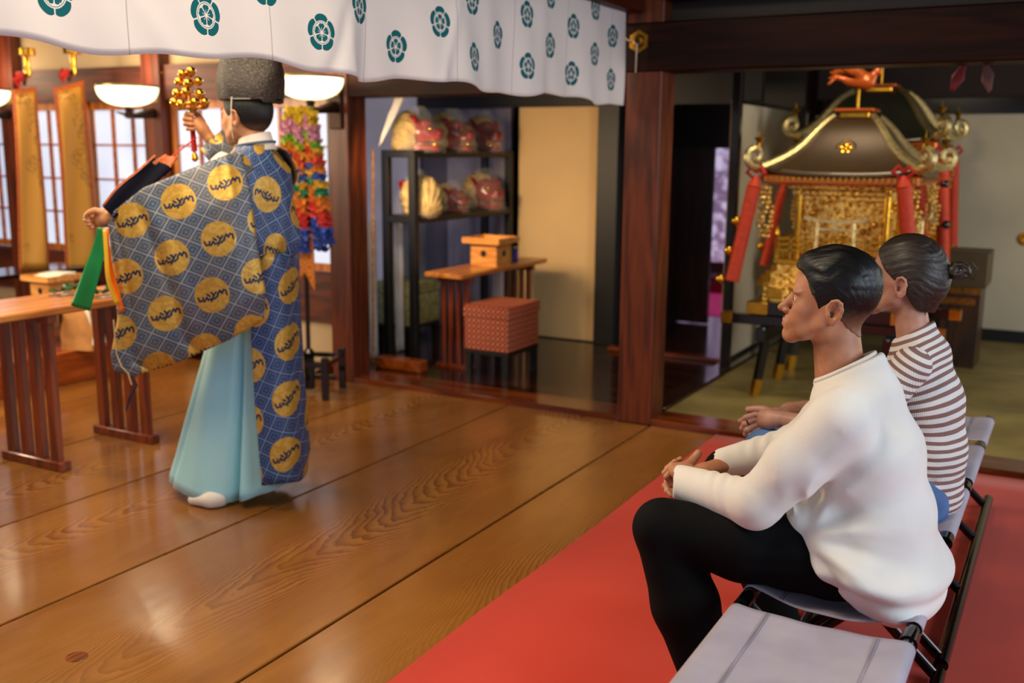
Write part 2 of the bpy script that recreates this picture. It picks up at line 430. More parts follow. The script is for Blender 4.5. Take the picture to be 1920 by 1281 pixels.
# wall with shoji windows
def bar(mb, x0, x1, z0, z1, y0=5.16, y1=5.26): mb.box(x0, x1, y0, y1, z0, z1)
w = MB(); bar(w, -10, -4.19, .37, .69); w.build('wall_back', 'wood_beam_red', smooth=False, kind='structure')
w = MB(); bar(w, -10, -4.19, .09, .37, 5.19, 5.24); w.build('wall_back_plaster', 'plaster', smooth=False, kind='structure')
w = MB(); bar(w, -10, -4.19, 1.82, 2.055, 5.14, 5.28); w.build('trim_3', 'wood_beam_red', smooth=False, kind='structure')
w = MB(); bar(w, -10, -4.19, 2.01, 3.2, 5.2, 5.26); w.build('wall_back_upper', 'plaster', smooth=False, kind='structure')
m, N, L, b = newmat('shoji_pane'); t = NT(m)
pv = t.noise(t.tc(), 1.2, 2); cc = t.ramp(pv, [(.3, (.52, .62, .86, 1)), (.7, (.80, .88, 1, 1))])
b.inputs['Base Color'].default_value = (.3, .32, .38, 1); L.new(cc, b.inputs['Emission Color']); b.inputs['Emission Strength'].default_value = .66; b.inputs['Roughness'].default_value = .5
def shoji(n, x0, x1, cols, rows, z0=.70, z1=1.82, y=5.2):
    p = MB().box(x0+.03, x1-.03, y+.012, y+.02, z0+.03, z1-.03).build('window_%d' % n, 'shoji_pane', smooth=False, kind='structure')
    f = MB()
    for a, b2, c, d in ((x0, x0+.04, z0, z1), (x1-.04, x1, z0, z1), (x0+.04, x1-.04, z0, z0+.05), (x0+.04, x1-.04, z1-.06, z1)):
        f.box(a, b2, y-.02, y+.025, c, d)
    f.build('window_frame', 'wood_frame', p, smooth=False)
    f = MB()
    for i in range(1, cols): xx = x0+.04+(x1-x0-.08)*i/cols; f.box(xx-.009, xx+.009, y-.012, y+.012, z0+.05, z1-.06)
    for j in range(1, rows): zz = z0+.05+(z1-z0-.11)*j/rows; f.box(x0+.04, x1-.04, y-.008, y+.012, zz-.007, zz+.007)
    f.build('muntin', 'wood_frame_x', p, smooth=False)
k = 1
for a, b2 in ((-5.62, -4.20), (-7.20, -5.82), (-8.8, -7.4)):
    mid = (a+b2)/2
    shoji(k, a, mid+.02, 3, 4); shoji(k+1, mid-.02, b2, 3, 4, y=5.235); k += 2
# beams and ceiling
MB().box(-2.3, 2.6, 5.12, 5.34, 1.905, 2.155, bev=.008).build('beam_back', 'wood_dark_x', kind='structure')
MB().box(-4.03, -2.17, 5.14, 5.32, 1.81, 1.98, bev=.005).build('beam_storage', 'wood_dark_x', kind='structure')
MB().box(-4.03, -2.17, 5.2, 5.26, 1.98, 3.2).build('wall_back_storage', 'wood_dark_x', smooth=False, kind='structure')
MB().box(-1.97, 2.6, 5.24, 5.3, 2.155, 3.2).build('wall_back_right', 'dark_ceiling', smooth=False, kind='structure')
MB().box(-1.97, 2.6, 5.08, 5.24, 2.26, 2.40, bev=.006).build('beam_upper', 'wood_dark_x', kind='structure')
MB().box(-2.26, -2.08, -2.2, 5.13, 2.20, 2.42, bev=.008).build('beam_curtain', 'wood_dark_y', kind='structure')
MB().box(-10, 2.6, -2.2, 5.3, 3.2, 3.26).build('ceiling', 'dark_ceiling', smooth=False, kind='structure')
MB().box(-10.05, -10, -2.2, 5.3, 0, 3.2).build('wall_left', 'plaster', smooth=False, kind='structure')
# storage room
MB().box(-6.2, -2.05, 5.32, 11.5, -.06, .02).build('floor_storage', 'wood_storage_floor', smooth=False, kind='structure')
MB().box(-4.9, -3.92, 7.2, 7.26, .02, 2.6).build('wall_storage', mat('lilac_paper', '6f6a78', .9, var=.05), smooth=False, kind='structure')
MB().box(-4.96, -4.9, 5.32, 7.26, .02, 2.6).build('wall_storage_left', 'wood_dark_z', smooth=False, kind='structure')
MB().box(-6.2, 2.6, 5.34, 11.5, 2.6, 2.66).build('ceiling_storage', 'dark_ceiling', smooth=False, kind='structure')
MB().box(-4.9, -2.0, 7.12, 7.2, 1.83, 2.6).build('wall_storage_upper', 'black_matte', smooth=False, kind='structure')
def fusuma(n, x0, x1, y0, y1, z0, z1, mt, fr='black_lacquer', pull=None, b=.025):
    o = MB().box(x0+(b if x1-x0 > .1 else 0), x1-(b if x1-x0 > .1 else 0), y0+(b if y1-y0 > .1 else 0), y1-(b if y1-y0 > .1 else 0), z0+b, z1-b).build('door_%d' % n, mt, smooth=False, kind='structure')
    f = MB(); e = .006
    if x1-x0 > y1-y0:
        for a, c, d, g2 in ((x0, x0+b, z0, z1), (x1-b, x1, z0, z1), (x0+b, x1-b, z0, z0+b), (x0+b, x1-b, z1-b, z1)): f.box(a, c, y0-e, y1+e, d, g2)
    else:
        for a, c, d, g2 in ((y0, y0+b, z0, z1), (y1-b, y1, z0, z1), (y0+b, y1-b, z0, z0+b), (y0+b, y1-b, z1-b, z1)): f.box(x0-e, x1+e, a, c, d, g2)
    f.build('door_frame', fr, o, smooth=False); return o
m, N, L, b = newmat('glow_paper'); t = NT(m); cc = t.ramp(t.noise(t.tc(), 1.6, 2), [(.35, (.17, .16, .22, 1)), (.7, (.30, .28, .36, 1))])
b.inputs['Base Color'].default_value = (.4, .38, .42, 1); L.new(cc, b.inputs['Emission Color']); b.inputs['Emission Strength'].default_value = .45
MB().box(-4.895, -4.87, 5.40, 7.15, .25, 2.0).build('window_10', 'glow_paper', smooth=False, kind='structure')  # glowing sheet added to lighten the dark backdrop behind the rack
fusuma(1, -3.92, -3.20, 7.13, 7.16, .018, 1.835, 'fusuma_paper', b=.012)
MB().box(-3.2, -3.03, 7.05, 7.2, .02, 2.0, bev=.004).build('door_post', 'black_matte', kind='structure')
MB().box(-3.08, -3.02, 7.2, 8.42, .0, 2.6).build('wall_corridor', 'wood_dark_z', smooth=False, kind='structure')
MB().box(-4.0, -3.0, 7.2, 7.26, 0, 2.6).build('wall_storage_back', 'black_matte', smooth=False, kind='structure')
fusuma(2, -3.02, aty(1331, 500, 8.42).x, 8.4, 8.44, .03, 1.9, 'wood_dark_z', 'wood_dark_z')
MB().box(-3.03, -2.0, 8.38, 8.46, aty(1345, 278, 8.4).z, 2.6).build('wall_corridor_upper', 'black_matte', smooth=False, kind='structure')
MB().box(-3.0, -2.1, 6.88, 6.97, .021, .05, bev=.004).build('trim_4', 'sill_wood', kind='structure')
MB().box(-2.1, -1.97, 5.36, 8.8, -.02, .05, bev=.005).build('trim_5', mat('trim_gloss', '2f1a14', .12, coat=.4), kind='structure')
# far bright room at the end of the corridor
m, N, L, b = newmat('far_window'); t = NT(m)
cc = t.ramp(t.noise(t.tc(), 9, 2), [(.4, (.12, .07, .14, 1)), (.6, (.50, .42, .62, 1))])
L.new(cc, b.inputs['Emission Color']); b.inputs['Emission Strength'].default_value = .8
MB().box(-5.2, -1.2, 11.4, 11.46, .02, 2.6).build('wall_far', 'wood_dark_z', smooth=False, kind='structure')
p = aty(1332, 282, 11.3); q = aty(1366, 560, 11.3)
MB().box(p.x-.3, q.x+.3, 11.3, 11.34, .25, 2.2).build('window_9', 'far_window', smooth=False, kind='structure')
MB().box(-3.9, -2.2, 8.9, 11.2, .021, .03).build('floor_far_carpet', mat('pink_carpet', 'd03a78', .9, emit=.25), smooth=False, kind='structure')  # carpet given a faint glow that stands in for light falling on it
o = MB().box(-.5, .5, -.25, .25, 0, .16, bev=.03).build('floor_cushion', mat('crimson', '8e1024', .8)); o.location = (-3.2, 10.5, .03)
tag(o, 'crimson cushion lying on the pink carpet of the far room', 'cushion')
# tatami room
m, N, L, b = newmat('tatami'); t = NT(m); P = t.tc(); x, y, z = t.xyz(P)
wv = t.m('SINE', t.m('MULTIPLY', x, 900)); n = t.noise(P, 3, 3)
c = t.ramp(t.m('ADD', t.m('MULTIPLY', wv, .05), n), [(.3, srgb('6f6030')), (.7, srgb('8f7f48'))])
L.new(c, b.inputs['Base Color']); b.inputs['Roughness'].default_value = .55
yy = [5.36, 6.42, 7.45, 8.8]
g = MB()
for i in range(3):
    off = [0, .9, 0][i]
    for xa, xb in ((-1.97, -.1+off), (-.1+off, 2.6)): g.box(xa+.003, xb-.003, yy[i]+.003, yy[i+1]-.003, -.02, .035, bev=.003)
g.build('floor_tatami', 'tatami', smooth=False, kind='structure')
g = MB()
for yv in yy[1:3]: g.box(-1.96, 2.6, yv-.02, yv-.004, .0352, .0362); g.box(-1.96, 2.6, yv+.004, yv+.02, .0352, .0362)
g.build('floor_tatami_border', mat('tatami_border', '7a6f4a', .8), smooth=False, kind='structure')
MB().box(-2.0, 2.6, 8.8, 8.86, .13, 1.80).build('wall_tatami', 'grey_paper', smooth=False, kind='structure')
MB().box(-2.0, 2.6, 8.78, 8.86, .0, .13).build('baseboard_tatami', 'black_matte', smooth=False, kind='structure')
MB().box(-2.0, 2.6, 8.76, 8.86, 1.80, 1.92).build('beam_tatami', 'black_lacquer', smooth=False, kind='structure')
MB().box(-2.0, 2.6, 8.8, 8.86, 1.92, 2.6).build('wall_tatami_upper', mat('wall_dark', '2a1d1c', .8), smooth=False, kind='structure')  # one plain dark brown above the beam
MB().box(2.6, 2.66, 5.3, 8.86, 0, 2.6).build('wall_right', 'grey_paper', smooth=False, kind='structure')
MB().box(-2.07, -2.01, 6.68, 6.74, .05, 2.6, bev=.004).build('door_post_tatami', 'black_lacquer', kind='structure')
fusuma(3, -2.09, -2.06, 6.80, 8.78, .05, 1.84, 'grey_paper')
o = MB().box(-2.095, -2.065, 6.745, 6.80, .05, 1.84, bev=.003).build('door_4', mat('pale_edge', '9a8370', .4), kind='structure')
# brass pull on the tatami room wall panel
pp = aty(1922, 448, 8.79)
o = MB().lathe([(1e-6, 0), (.035, 0), (.05, .004), (.052, .010), (.044, .012), (1e-6, .004)], (0, 0, 0), 24, ax=(0, -1, 0)).build('door_pull', 'gold'); o.location = (pp.x, 8.80, pp.z)
tag(o, 'round gilt pull on the pale sliding panel at the right edge', 'door pull')
# ------------------------------------------------------------------ carpet and curtain
m, N, L, b = newmat('red_carpet'); t = NT(m)
nn = t.noise(t.tc(), 700, 2); n2 = t.noise(t.tc(), 1.2, 3)
c = t.ramp(t.m('ADD', t.m('MULTIPLY', nn, .5), t.m('MULTIPLY', n2, .5)), [(.3, srgb('b42f1c')), (.7, srgb('c63c26'))])
L.new(c, b.inputs['Base Color']); b.inputs['Roughness'].default_value = .9; b.inputs['Specular IOR Level'].default_value = .15
b.inputs['Sheen Weight'].default_value = .15
L.new(t.bump(nn, .3, .002), b.inputs['Normal'])
P = [[(-1.59+.004*sin(j*.9)+(3.6*i/8), -1.6+6.715*j/30, .007+.002*sin(i*2.1+j*.8)*(0 < i < 8)) for j in range(31)] for i in range(9)]
o = MB().grid(P).build('red_carpet', 'red_carpet', solid=.005); tag(o, 'plain red felt carpet under the benches', 'carpet')

def crest(t, px, pz, R):
    """five-lobed family crest as a mask: px, pz are offsets from its centre"""
    r = t.m('DIVIDE', t.m('SQRT', t.m('ADD', t.m('MULTIPLY', px, px), t.m('MULTIPLY', pz, pz))), R)
    th = t.m('ARCTAN2', px, pz); seg = 2*pi/5
    a = t.m('ABSOLUTE', t.m('SUBTRACT', t.m('FLOORED_MODULO', t.m('ADD', th, seg/2), seg), seg/2))
    e = t.m('MULTIPLY', r, t.m('SINE', t.m('SUBTRACT', seg/2, a)))       # distance from the gap between petals
    edge = t.m('SUBTRACT', 1.0, t.m('MULTIPLY', t.m('POWER', t.m('DIVIDE', a, seg/2), 3), .16))
    AND = lambda *v: v[0] if len(v) == 1 else t.m('MULTIPLY', v[0], AND(*v[1:]))
    outer = AND(t.m('GREATER_THAN', r, .64), t.m('LESS_THAN', r, edge), t.m('GREATER_THAN', e, .035))
    ring = AND(t.m('GREATER_THAN', r, .555), t.m('LESS_THAN', r, .585))
    ed2 = t.m('SUBTRACT', .50, t.m('MULTIPLY', t.m('POWER', t.m('DIVIDE', a, seg/2), 3), .13))
    notch = t.m('GREATER_THAN', t.m('ADD', t.m('MULTIPLY', a, 1.2), t.m('SUBTRACT', .5, r)), .06)
    inner = AND(t.m('GREATER_THAN', r, .10), t.m('LESS_THAN', r, ed2), t.m('GREATER_THAN', e, .028), notch)
    stam = t.m('SUBTRACT', 1, AND(t.m('LESS_THAN', r, .27), t.m('LESS_THAN', t.m('MULTIPLY', r, t.m('SINE', a)), .014)))
    return t.m('ADD', t.m('ADD', outer, ring), t.m('MULTIPLY', inner, stam), clamp=True)
m, N, L, b = newmat('curtain_cloth'); t = NT(m)
u, v, _ = t.xyz(t.tc('UV'))
mask = None
for (cy, cz) in ((4.903, 1.853), (4.6705, 1.960)):
    py = t.m('SUBTRACT', t.m('FLOORED_MODULO', t.m('ADD', u, .2325-cy+.465*20), .465), .2325)
    pz = t.m('SUBTRACT', t.m('FLOORED_MODULO', t.m('ADD', v, .107-cz+.214*20), .214), .107)
    k = t.m('MULTIPLY', crest(t, py, pz, .057), t.m('GREATER_THAN', v, cz-.060)); mask = k if mask is None else t.m('MAXIMUM', mask, k)
wv = t.noise(t.tc('UV'), 900, 2)
seam = t.m('LESS_THAN', t.m('ABSOLUTE', t.m('SUBTRACT', t.m('FLOORED_MODULO', t.m('ADD', u, 10-1.709+.25), .507), .25)), .0022)
c = t.mix(seam, srgb('e4dcd6'), srgb('bdb6b4'))
c = t.mix(mask, c, srgb('0c5f66'))
L.new(c, b.inputs['Base Color']); b.inputs['Roughness'].default_value = .85; b.inputs['Specular IOR Level'].default_value = .2
L.new(t.bump(wv, .1, .001), b.inputs['Normal'])
ctrl = [(1.0, 0), (1.7, .0), (2.2, .012), (2.5, .03), (2.72, .045), (2.87, -.028), (3.05, -.02), (3.3, .03), (3.42, .04), (3.62, .012), (3.8, -.022), (4.0, .012), (4.1, .018), (4.22, -.015), (4.4, -.01), (4.6, .018), (4.8, -.012), (5.12, .0)]
def interp(x, c):
    for (a, va), (b2, vb) in zip(c[:-1], c[1:]):
        if a <= x <= b2: q = (x-a)/(b2-a); q = q*q*(3-2*q); return va+(vb-va)*q
    return c[-1][1]
P = []; UV = []
ny = 330; nz = 26
for i in range(ny+1):
    Y = .6+(5.06-.6)*i/ny; row = []; ur = []
    z0 = 1.738+.012*sin(Y*6.2)+.006*sin(Y*17)
    for j in range(nz+1):
        q = j/nz; z = 2.21*(q)+z0*(1-q); w = 1-.75*q
        X = -2.15+interp(max(Y, 1.0), ctrl)*w+.006*sin(Y*23+z*9)*w+.010*math.exp(-((Y-3.28-(z-1.74)*.35)/.03)**2)*w-.010*math.exp(-((Y-2.62-(z-1.74)*.55)/.035)**2)*w+.006*math.exp(-((Y-2.0+(z-1.74)*.9)/.05)**2)*w
        row.append((X, Y, z)); ur.append((Y, z))
    P.append(row); UV.append(ur)
o = MB().grid(P, uv=UV).build('shrine_curtain', 'curtain_cloth', solid=.0025)
tag(o, 'white hanging curtain printed with teal five-petal crests along the beam', 'curtain')
# curtain cord and brass crest boss on the pillar
bp_ = aty(1199, 78, 5.13)
b0 = thing('nail_cover', 'gilt flower-shaped nail cover with a hanging cord, high on the nearest pillar', 'fitting', (bp_.x, 5.13, bp_.z))
pr = MB(); star = []
for i in range(48): a = 2*pi*i/48; r = .058*(1-.14*abs(sin(a*3))); star.append((r*sin(a), r*cos(a)))
pr.prism(star, 0, .012, RX(pi/2)); pr.lathe([(.034, .012), (.028, .026), (.012, .034), (1e-6, .036)], (0, 0, 0), 18, ax=(0, -1, 0))
pr.build('rosette', mat('old_gold', '8f6a22', .4, metal=1, var=.3, scale=40), b0)
MB().lathe([(.016, .030), (.012, .044), (1e-6, .046)], (0, 0, 0), 14, ax=(0, -1, 0)).build('boss', 'black_matte', b0)

MB().tube([(0, -.036, .0), (.003, -.042, -.04), (0, -.04, -.16)], [.004, .005, .003], 8).build('cord_end', 'white_cord', b0)
MB().tube([(0, -.036, .0), (-.05, -.04, .005), (-.09, -.03, .045), (-.125, -.01, .10)], .0035, 8).build('cord', 'white_cord', b0)

# ------------------------------------------------------------------ wall lamps
m, N, L, b = newmat('lamp_glass'); t = NT(m)
lw = N.new('ShaderNodeLayerWeight'); lw.inputs[0].default_value = .35
x, y, z = t.xyz(t.tc()); rib = t.m('SINE', t.m('MULTIPLY', t.m('ARCTAN2', x, y), 16))
c = t.ramp(t.m('ADD', t.m('MULTIPLY', rib, .06), lw.outputs[1]), [(.45, (1, .93, .70, 1)), (.98, (.62, .72, .30, 1))])
b.inputs['Base Color'].default_value = (.5, .47, .38, 1); L.new(c, b.inputs['Emission Color']); b.inputs['Emission Strength'].default_value = 1.7
mat('bronze', '2c1608', .45, metal=.6)
mat('brass_plate', 'a9793a', .35, metal=1, var=.4, scale=30)
def lamp():
    r = thing('wall_lamp', 'x', 'lamp', (0, 0, 0))
    n = 40; P = []
    for i in range(n):
        a = 2*pi*i/n; row = []
        for k in range(11):
            q = k/10; rr = .2*sin(q*pi/2)**.8*(1+.012*cos(a*16)*(1-.5*q)); row.append((rr*cos(a), rr*sin(a), -.13+.13*q**1.9))
        P.append(row)
    MB().grid(P, closed_u=True).build('lamp_shade', 'lamp_glass', r, solid=.004)
    MB().lathe([(.196, -.004), (.204, -.004), (.204, .008), (.196, .008), (.196, -.004)], (0, 0, 0), 36).build('rim', mat('rim_gold', '9c8a4a', .4, metal=1), r)
    a = MB(); a.lathe([(.012, -.128), (.03, -.14), (.022, -.16), (.03, -.2), (.012, -.21), (1e-6, -.212)], (0, 0, 0), 16)
    a.tube([(0, 0, -.185), (0, .06, -.19), (0, .14, -.178), (0, .23, -.165)], [.012, .02, .03, .036], 10)
    a.tube([(0, 0, -.19), (0, -.06, -.178), (0, -.1, -.17)], [.012, .008, .004], 8)
    a.build('bracket_arm', 'bronze', r)
    MB().box(-.05, .05, .225, .243, -.30, -.03, bev=.006).build('wall_plate', 'bronze', r)
    MB().box(-.045, .045, .212, .226, -.10, -.035, bev=.004).build('brass_panel', 'brass_plate', r)
    l = bpy.data.lights.new('lamp_bulb', 'POINT'); l.energy = 8; l.color = (1, .78, .5); l.shadow_soft_size = .12
    lo = bpy.data.objects.new('lamp_bulb', l); COL.objects.link(lo); lo.parent = r; lo.location = (0, 0, .12)
    return r
l0 = lamp(); l0.location = (-4.115, 4.885, 1.915); l0['label'] = 'bowl-shaped glass wall lamp on the pillar above the paper crane garland'; l0['group'] = 'bowl lamps along the window wall'
dup(l0, (-5.70, 4.885, 1.895), label='bowl-shaped glass wall lamp left of the raised golden bells')
dup(l0, (-7.28, 4.885, 1.905), label='bowl-shaped glass wall lamp cut off by the left edge of the photo')
# hidden-nail rosette on beam
q = aty(296, 137, 5.13)
o = MB().lathe([(.05, 0), (.046, .012), (.02, .02), (1e-6, .022)], (0, 0, 0), 8, ax=(0, -1, 0)).build('beam_rosette', 'old_gold'); o.location = (q.x, 5.14, q.z)
tag(o, 'small gilt rosette on the beam between the lamp and the bells', 'fitting')
# ------------------------------------------------------------------ gold brocade banners
m, N, L, b = newmat('gold_brocade'); t = NT(m); P_ = t.tc()
n1 = t.noise(P_, 14, 2, .5, 1.5); f = t.m('FRACT', t.m('MULTIPLY', n1, 5))
msk = t.m('MULTIPLY', t.m('GREATER_THAN', f, .62), t.m('GREATER_THAN', t.noise(P_, 3.2, 1), .56))
c = t.mix(t.m('MULTIPLY', msk, .55), srgb('c58f35'), srgb('6e4a22'))
L.new(c, b.inputs['Base Color']); b.inputs['Roughness'].default_value = .45; b.inputs['Metallic'].default_value = .25
L.new(t.bump(n1, .2), b.inputs['Normal'])
mat('brocade_edge', 'a8501c', .6, var=.35, scale=60)
mat('brass', 'e0a63c', .22, metal=1)
mat('red_silk', 'b3150c', .6)
def banner(name, label, tl, tr, bl, br, X, fx, fy):
    a, b2, c2, d2 = atx(*tl, X), atx(*tr, X+.02), atx(*bl, X), atx(*br, X+.02)
    r = thing(name, label, 'banner', (a+b2)/2, 0, 'gold banners before the windows'); O = (a+b2)/2
    def P(ins, dx):
        rows = []
        for i in range(9):
            q = ins+(1-2*ins)*i/8; row = []
            for j in range(25):
                w = j/24; w2 = ins*.25+(1-ins*.5)*w
                p = (a*(1-q)+b2*q)*(1-w2)+(c2*(1-q)+d2*q)*w2-O
                p = p+Vector((.014*sin(q*5+w*4)+dx, 0, 0)); row.append(p)
            rows.append(row)
        return rows
    MB().grid(P(0, 0)).build('border', 'brocade_edge', r, solid=.004)
    MB().grid(P(.10, .0045)).build('panel', 'gold_brocade', r, solid=.003)
    f = atx(fx, fy, X)-O; top = Vector((0, 0, .02))
    MB().lathe([(.06, .03), (.06, .07), (.055, .075), (.02, .02), (.018, -.06), (.024, -.09), (.014, -.12), (1e-6, -.121)], f+Vector((0, 0, .02)), 18).build('hook', 'brass', r)
    MB().tube([f+Vector((0, 0, -.09)), f*.5+top*.5+Vector((0, .0, 0)), top], [.012, .010, .012], 8).build('hanger', 'bronze', r)
    k = MB()
    for s in (-1, 1): k.tube([top+Vector((0, -.01, .03)), top+Vector((.01, -.035+.02*s, .07)), top+Vector((.01, -.06-.02*s, .03)), top+Vector((0, -.045, -.01))], [.012, .016, .014, .008], 8)
    k.build('tassel_knot', 'red_silk', r); return r
banner('brocade_banner', 'long golden brocade banner nearest the left edge', (22, 168), (70, 163), (38, 512), (92, 512), -6.25, 50, 118)
banner('brocade_banner', 'long golden brocade banner with dark figures, right of its twin', (99, 165), (160, 150), (126, 516), (184, 516), -6.20, 137, 115)

# ------------------------------------------------------------------ slatted offering tables
def offering_table(label, x0, x1, y0, y1, h, feet, pw=.026):
    r = thing('offering_table', label, 'table', ((x0+x1)/2, (y0+y1)/2, 0)); ox, oy = (x0+x1)/2, (y0+y1)/2
    MB().box(x0-ox, x1-ox, y0-oy, y1-oy, h-.035, h, bev=.006).build('tabletop', 'wood_table', r)
    for fy in feet:
        f = MB().box(x0-ox+.0, x1-ox-.0, fy-oy-.03, fy-oy+.03, .0, .045, bev=.004).build('foot', 'wood_leg', r)
        MB().box(x0-ox+.02, x1-ox-.02, fy-oy-.025, fy-oy+.025, h-.075, h-.036, bev=.003).build('apron', 'wood_leg', r)
        for i in range(4):
            X = x0-ox+.06+(x1-x0-.12)*i/3
            MB().box(X-pw, X+pw, fy-oy-.018, fy-oy+.018, .04, h-.07, bev=.003).build('leg', 'wood_leg', r)
    return r
offering_table('brown offering table with slatted legs at the left edge', -4.47, -4.03, 2.35, 3.80, .775, (2.97, 3.50))
offering_table('brown offering table with slatted legs in the dim storage recess', -3.80, -3.50, 5.62, 6.85, .69, (5.78, 6.66), .016)
# sakaki sprigs on the table
mat('leaf', '1f4a1c', .35, var=.3, scale=30); mat('paper', 'e8e0d0', .8)
def sprig(px, py, seed, label):
    random.seed(seed); p = atz(px, py, .777); r = thing('leaf_sprig', label, 'leaves', p, 0, 'leafy sprigs on the offering table')
    MB().tube([(0, -.08, .006), (.01, 0, .008), (0, .09, .012)], .0025, 6).build('stem', mat('twig', '4a3418', .7), r)
    f = MB()
    for i in range(11):
        a = random.uniform(0, 6.28); l = random.uniform(.04, .065); w = l*.36; c = Vector((random.uniform(-.02, .02), -.06+.014*i, .012+.003*(i % 4)))
        M = TR(*c) @ RZ(a) @ RY(random.uniform(-.5, .1))
        P = [[(l*u, w*sin(pi*min(1, u*.98+.01))*s, .004*s*s+.01*u*u) for s in (-1, 0, 1)] for u in (0, .15, .35, .6, .85, 1)]
        g = MB().grid(P); f.add(g.v, g.f, M)
    f.build('leaves', 'leaf', r, solid=.0006)
    MB().box(-.02, .03, -.03, .05, .0, .004).build('paper_wrap', 'paper', r, smooth=False)
sprig(118, 553, 1, 'sprig of green leaves lying left of the green ribbon end'); sprig(196, 556, 2, 'sprig of green leaves lying right of the green ribbon end')
# black lacquer stands and other things on the dais
def lacquer_stand(label, px, py, X, w, d, h, z0=.212):
    p = atx(px, py, X); r = thing('lacquer_stand', label, 'stand', (X, p.y, z0))
    MB().box(-w/2, w/2, -d/2, d/2, h-.03, h, bev=.004).build('stand_top', 'black_lacquer', r)
    for a in (-1, 1):
        for c in (-1, 1): MB().box(a*(w/2-.03)-.018, a*(w/2-.03)+.018, c*(d/2-.03)-.018, c*(d/2-.03)+.018, 0, h-.03).build('leg', 'black_lacquer', r)
    return r
lacquer_stand('black lacquer stand on the dais at the far left', 40, 500, -6.3, .4, .9, .45)
ls = lacquer_stand('black lacquer stand on the dais under the folded paper tray', 112, 540, -5.86, .38, .60, .28)
lacquer_stand('black lacquer stand on the dais right of the paper bag', 228, 540, -5.98, .30, .30, .50)
def sanbo(label, X, Y, Z, s=1.0, rz=0, top='paper', grp=None):
    r = thing('offering_stand', label, 'stand', (X, Y, Z), rz, grp); W_ = .15*s
    b = MB(); q = .105*s; hh = .16*s
    b.box(-q, q, -q, q, 0, hh); b.build('base', 'wood_pale', r, smooth=False)
    for ax in ((0, -1, 0), (1, 0, 0), (-1, 0, 0)):
        MB().lathe([(1e-6, q+.0015), (.024*s, q+.0015), (.024*s, q-.01)], (0, 0, hh*.55), 12, ax=ax).build('hole', 'black_matte', r)
    t_ = MB(); t_.box(-W_, W_, -W_, W_, hh, hh+.012*s)
    for a, b2, c, d in ((-W_, W_, -W_, -W_+.01), (-W_, W_, W_-.01, W_), (-W_, -W_+.01, -W_+.01, W_-.01), (W_-.01, W_, -W_+.01, W_-.01)): t_.box(a, b2, c, d, hh+.012*s, hh+.04*s)
    t_.build('tray', 'wood_pale', r, smooth=False); return r, hh+.012*s
pz = atx(100, 552, -5.84)
s1, hz = sanbo('pale wooden offering stand with folded white paper, left of the priest', -5.84, pz.y, .493, .9)
ls.location = (-5.86, pz.y, .212)
f = MB()
for i in range(5): f.box(-.10+.012*i, .10+.004*i, -.09+.01*i, .09, .0+.007*i, .006+.007*i, M=RZ(.12*i-.2))
o = f.build('folded_paper', 'paper', smooth=False); o.location = (-5.84, pz.y, .493+hz+.001); tag(o, 'sheets of folded white paper on the pale offering stand', 'paper')
# paper bag
p = atz(146, 655, .212)
r = thing('paper_bag', 'crumpled brown paper bag standing on the dais edge', 'bag', (p.x, p.y+.04, .212), radians(12))
mat('kraft', 'b07a40', .75, var=.18, scale=14, bump=.5, bscale=18); P = []
for i in range(28):
    a = 2*pi*i/28; row = []
    for j in range(13):
        q = j/12; ex = .13*(1-.10*q+.03*sin(q*9+a*3)); ey = .075*(1-.45*q+.05*sin(q*7+a*2))
        ca, sa = cos(a), sin(a); k = 1/max(abs(ca), abs(sa))**.75
        row.append((ex*ca*k+.004*sin(a*5+q*14), ey*sa*k, .34*q+.006*sin(a*4)*q))
    P.append(row)
b_ = MB().grid(P, closed_u=True); b_.f.append(tuple(i*13 for i in range(27, -1, -1))); b_.build('bag_body', 'kraft', r, solid=.002)
MB().box(.105, .135, -.05, .06, .02, .30, M=RY(-.12)).build('white_liner', 'paper', r, smooth=False)

# ------------------------------------------------------------------ garland stand with paper cranes and brocade pennant
sx, sy = -4.08, 4.76
r = thing('display_stand', 'black lacquer pole stand with square frame base in front of the window', 'stand', (sx, sy, 0), radians(20))
MB().tube([(0, 0, .03), (0, 0, 1.735)], .014, 12).build('pole', 'black_lacquer', r)
MB().tube([(-.11, 0, 1.73), (.11, 0, 1.73)], .009, 10).build('crossbar', 'black_lacquer', r)
f = MB()
for a in (-1, 1):
    f.box(-.17, .17, a*.16-.014, a*.16+.014, .20, .228); f.box(a*.16-.014, a*.16+.014, -.17, .17, .20, .228)
f.box(-.17, .17, -.014, .014, .09, .12); f.box(-.014, .014, -.17, .17, .09, .12); f.lathe([(.035, .03), (.035, .26), (.022, .28)], (0, 0, 0), 12)
f.build('base_frame', 'black_lacquer', r, smooth=False)
for a in (-1, 1):
    for c in (-1, 1): MB().box(a*.16-.02, a*.16+.02, c*.16-.02, c*.16+.02, 0, .26, bev=.003).build('leg', 'black_lacquer', r)
m, N, L, b = newmat('crane_paper'); t = NT(m)
x, y, z = t.xyz(t.tc()); oi = N.new('ShaderNodeObjectInfo').outputs['Random']
zz = t.m('MULTIPLY_ADD', z, -1.28, .02); zz = t.m('ADD', zz, t.m('MULTIPLY', t.m('SUBTRACT', oi, .5), .10))
zz = t.m('ADD', zz, t.m('MULTIPLY', t.m('SUBTRACT', t.noise(t.tc(), 40, 1), .5), .05))
cols = ['f2d21c', 'f0c81a', 'e79ab8', 'eaa0c0', '8cc21e', 'f0a020', 'e84a28', 'f08a1a', '2f62c0', 'f2b81c', '1a8f5a', 'f58f1c', 'f4801c', 'e8341c', 'e02a2a', '2c58c8', '2444a8']
c = t.ramp(zz, [(i/len(cols), srgb(h)) for i, h in enumerate(cols)], 'CONSTANT'); c = t.mix(.30, c, (.0, .0, .0, 1))
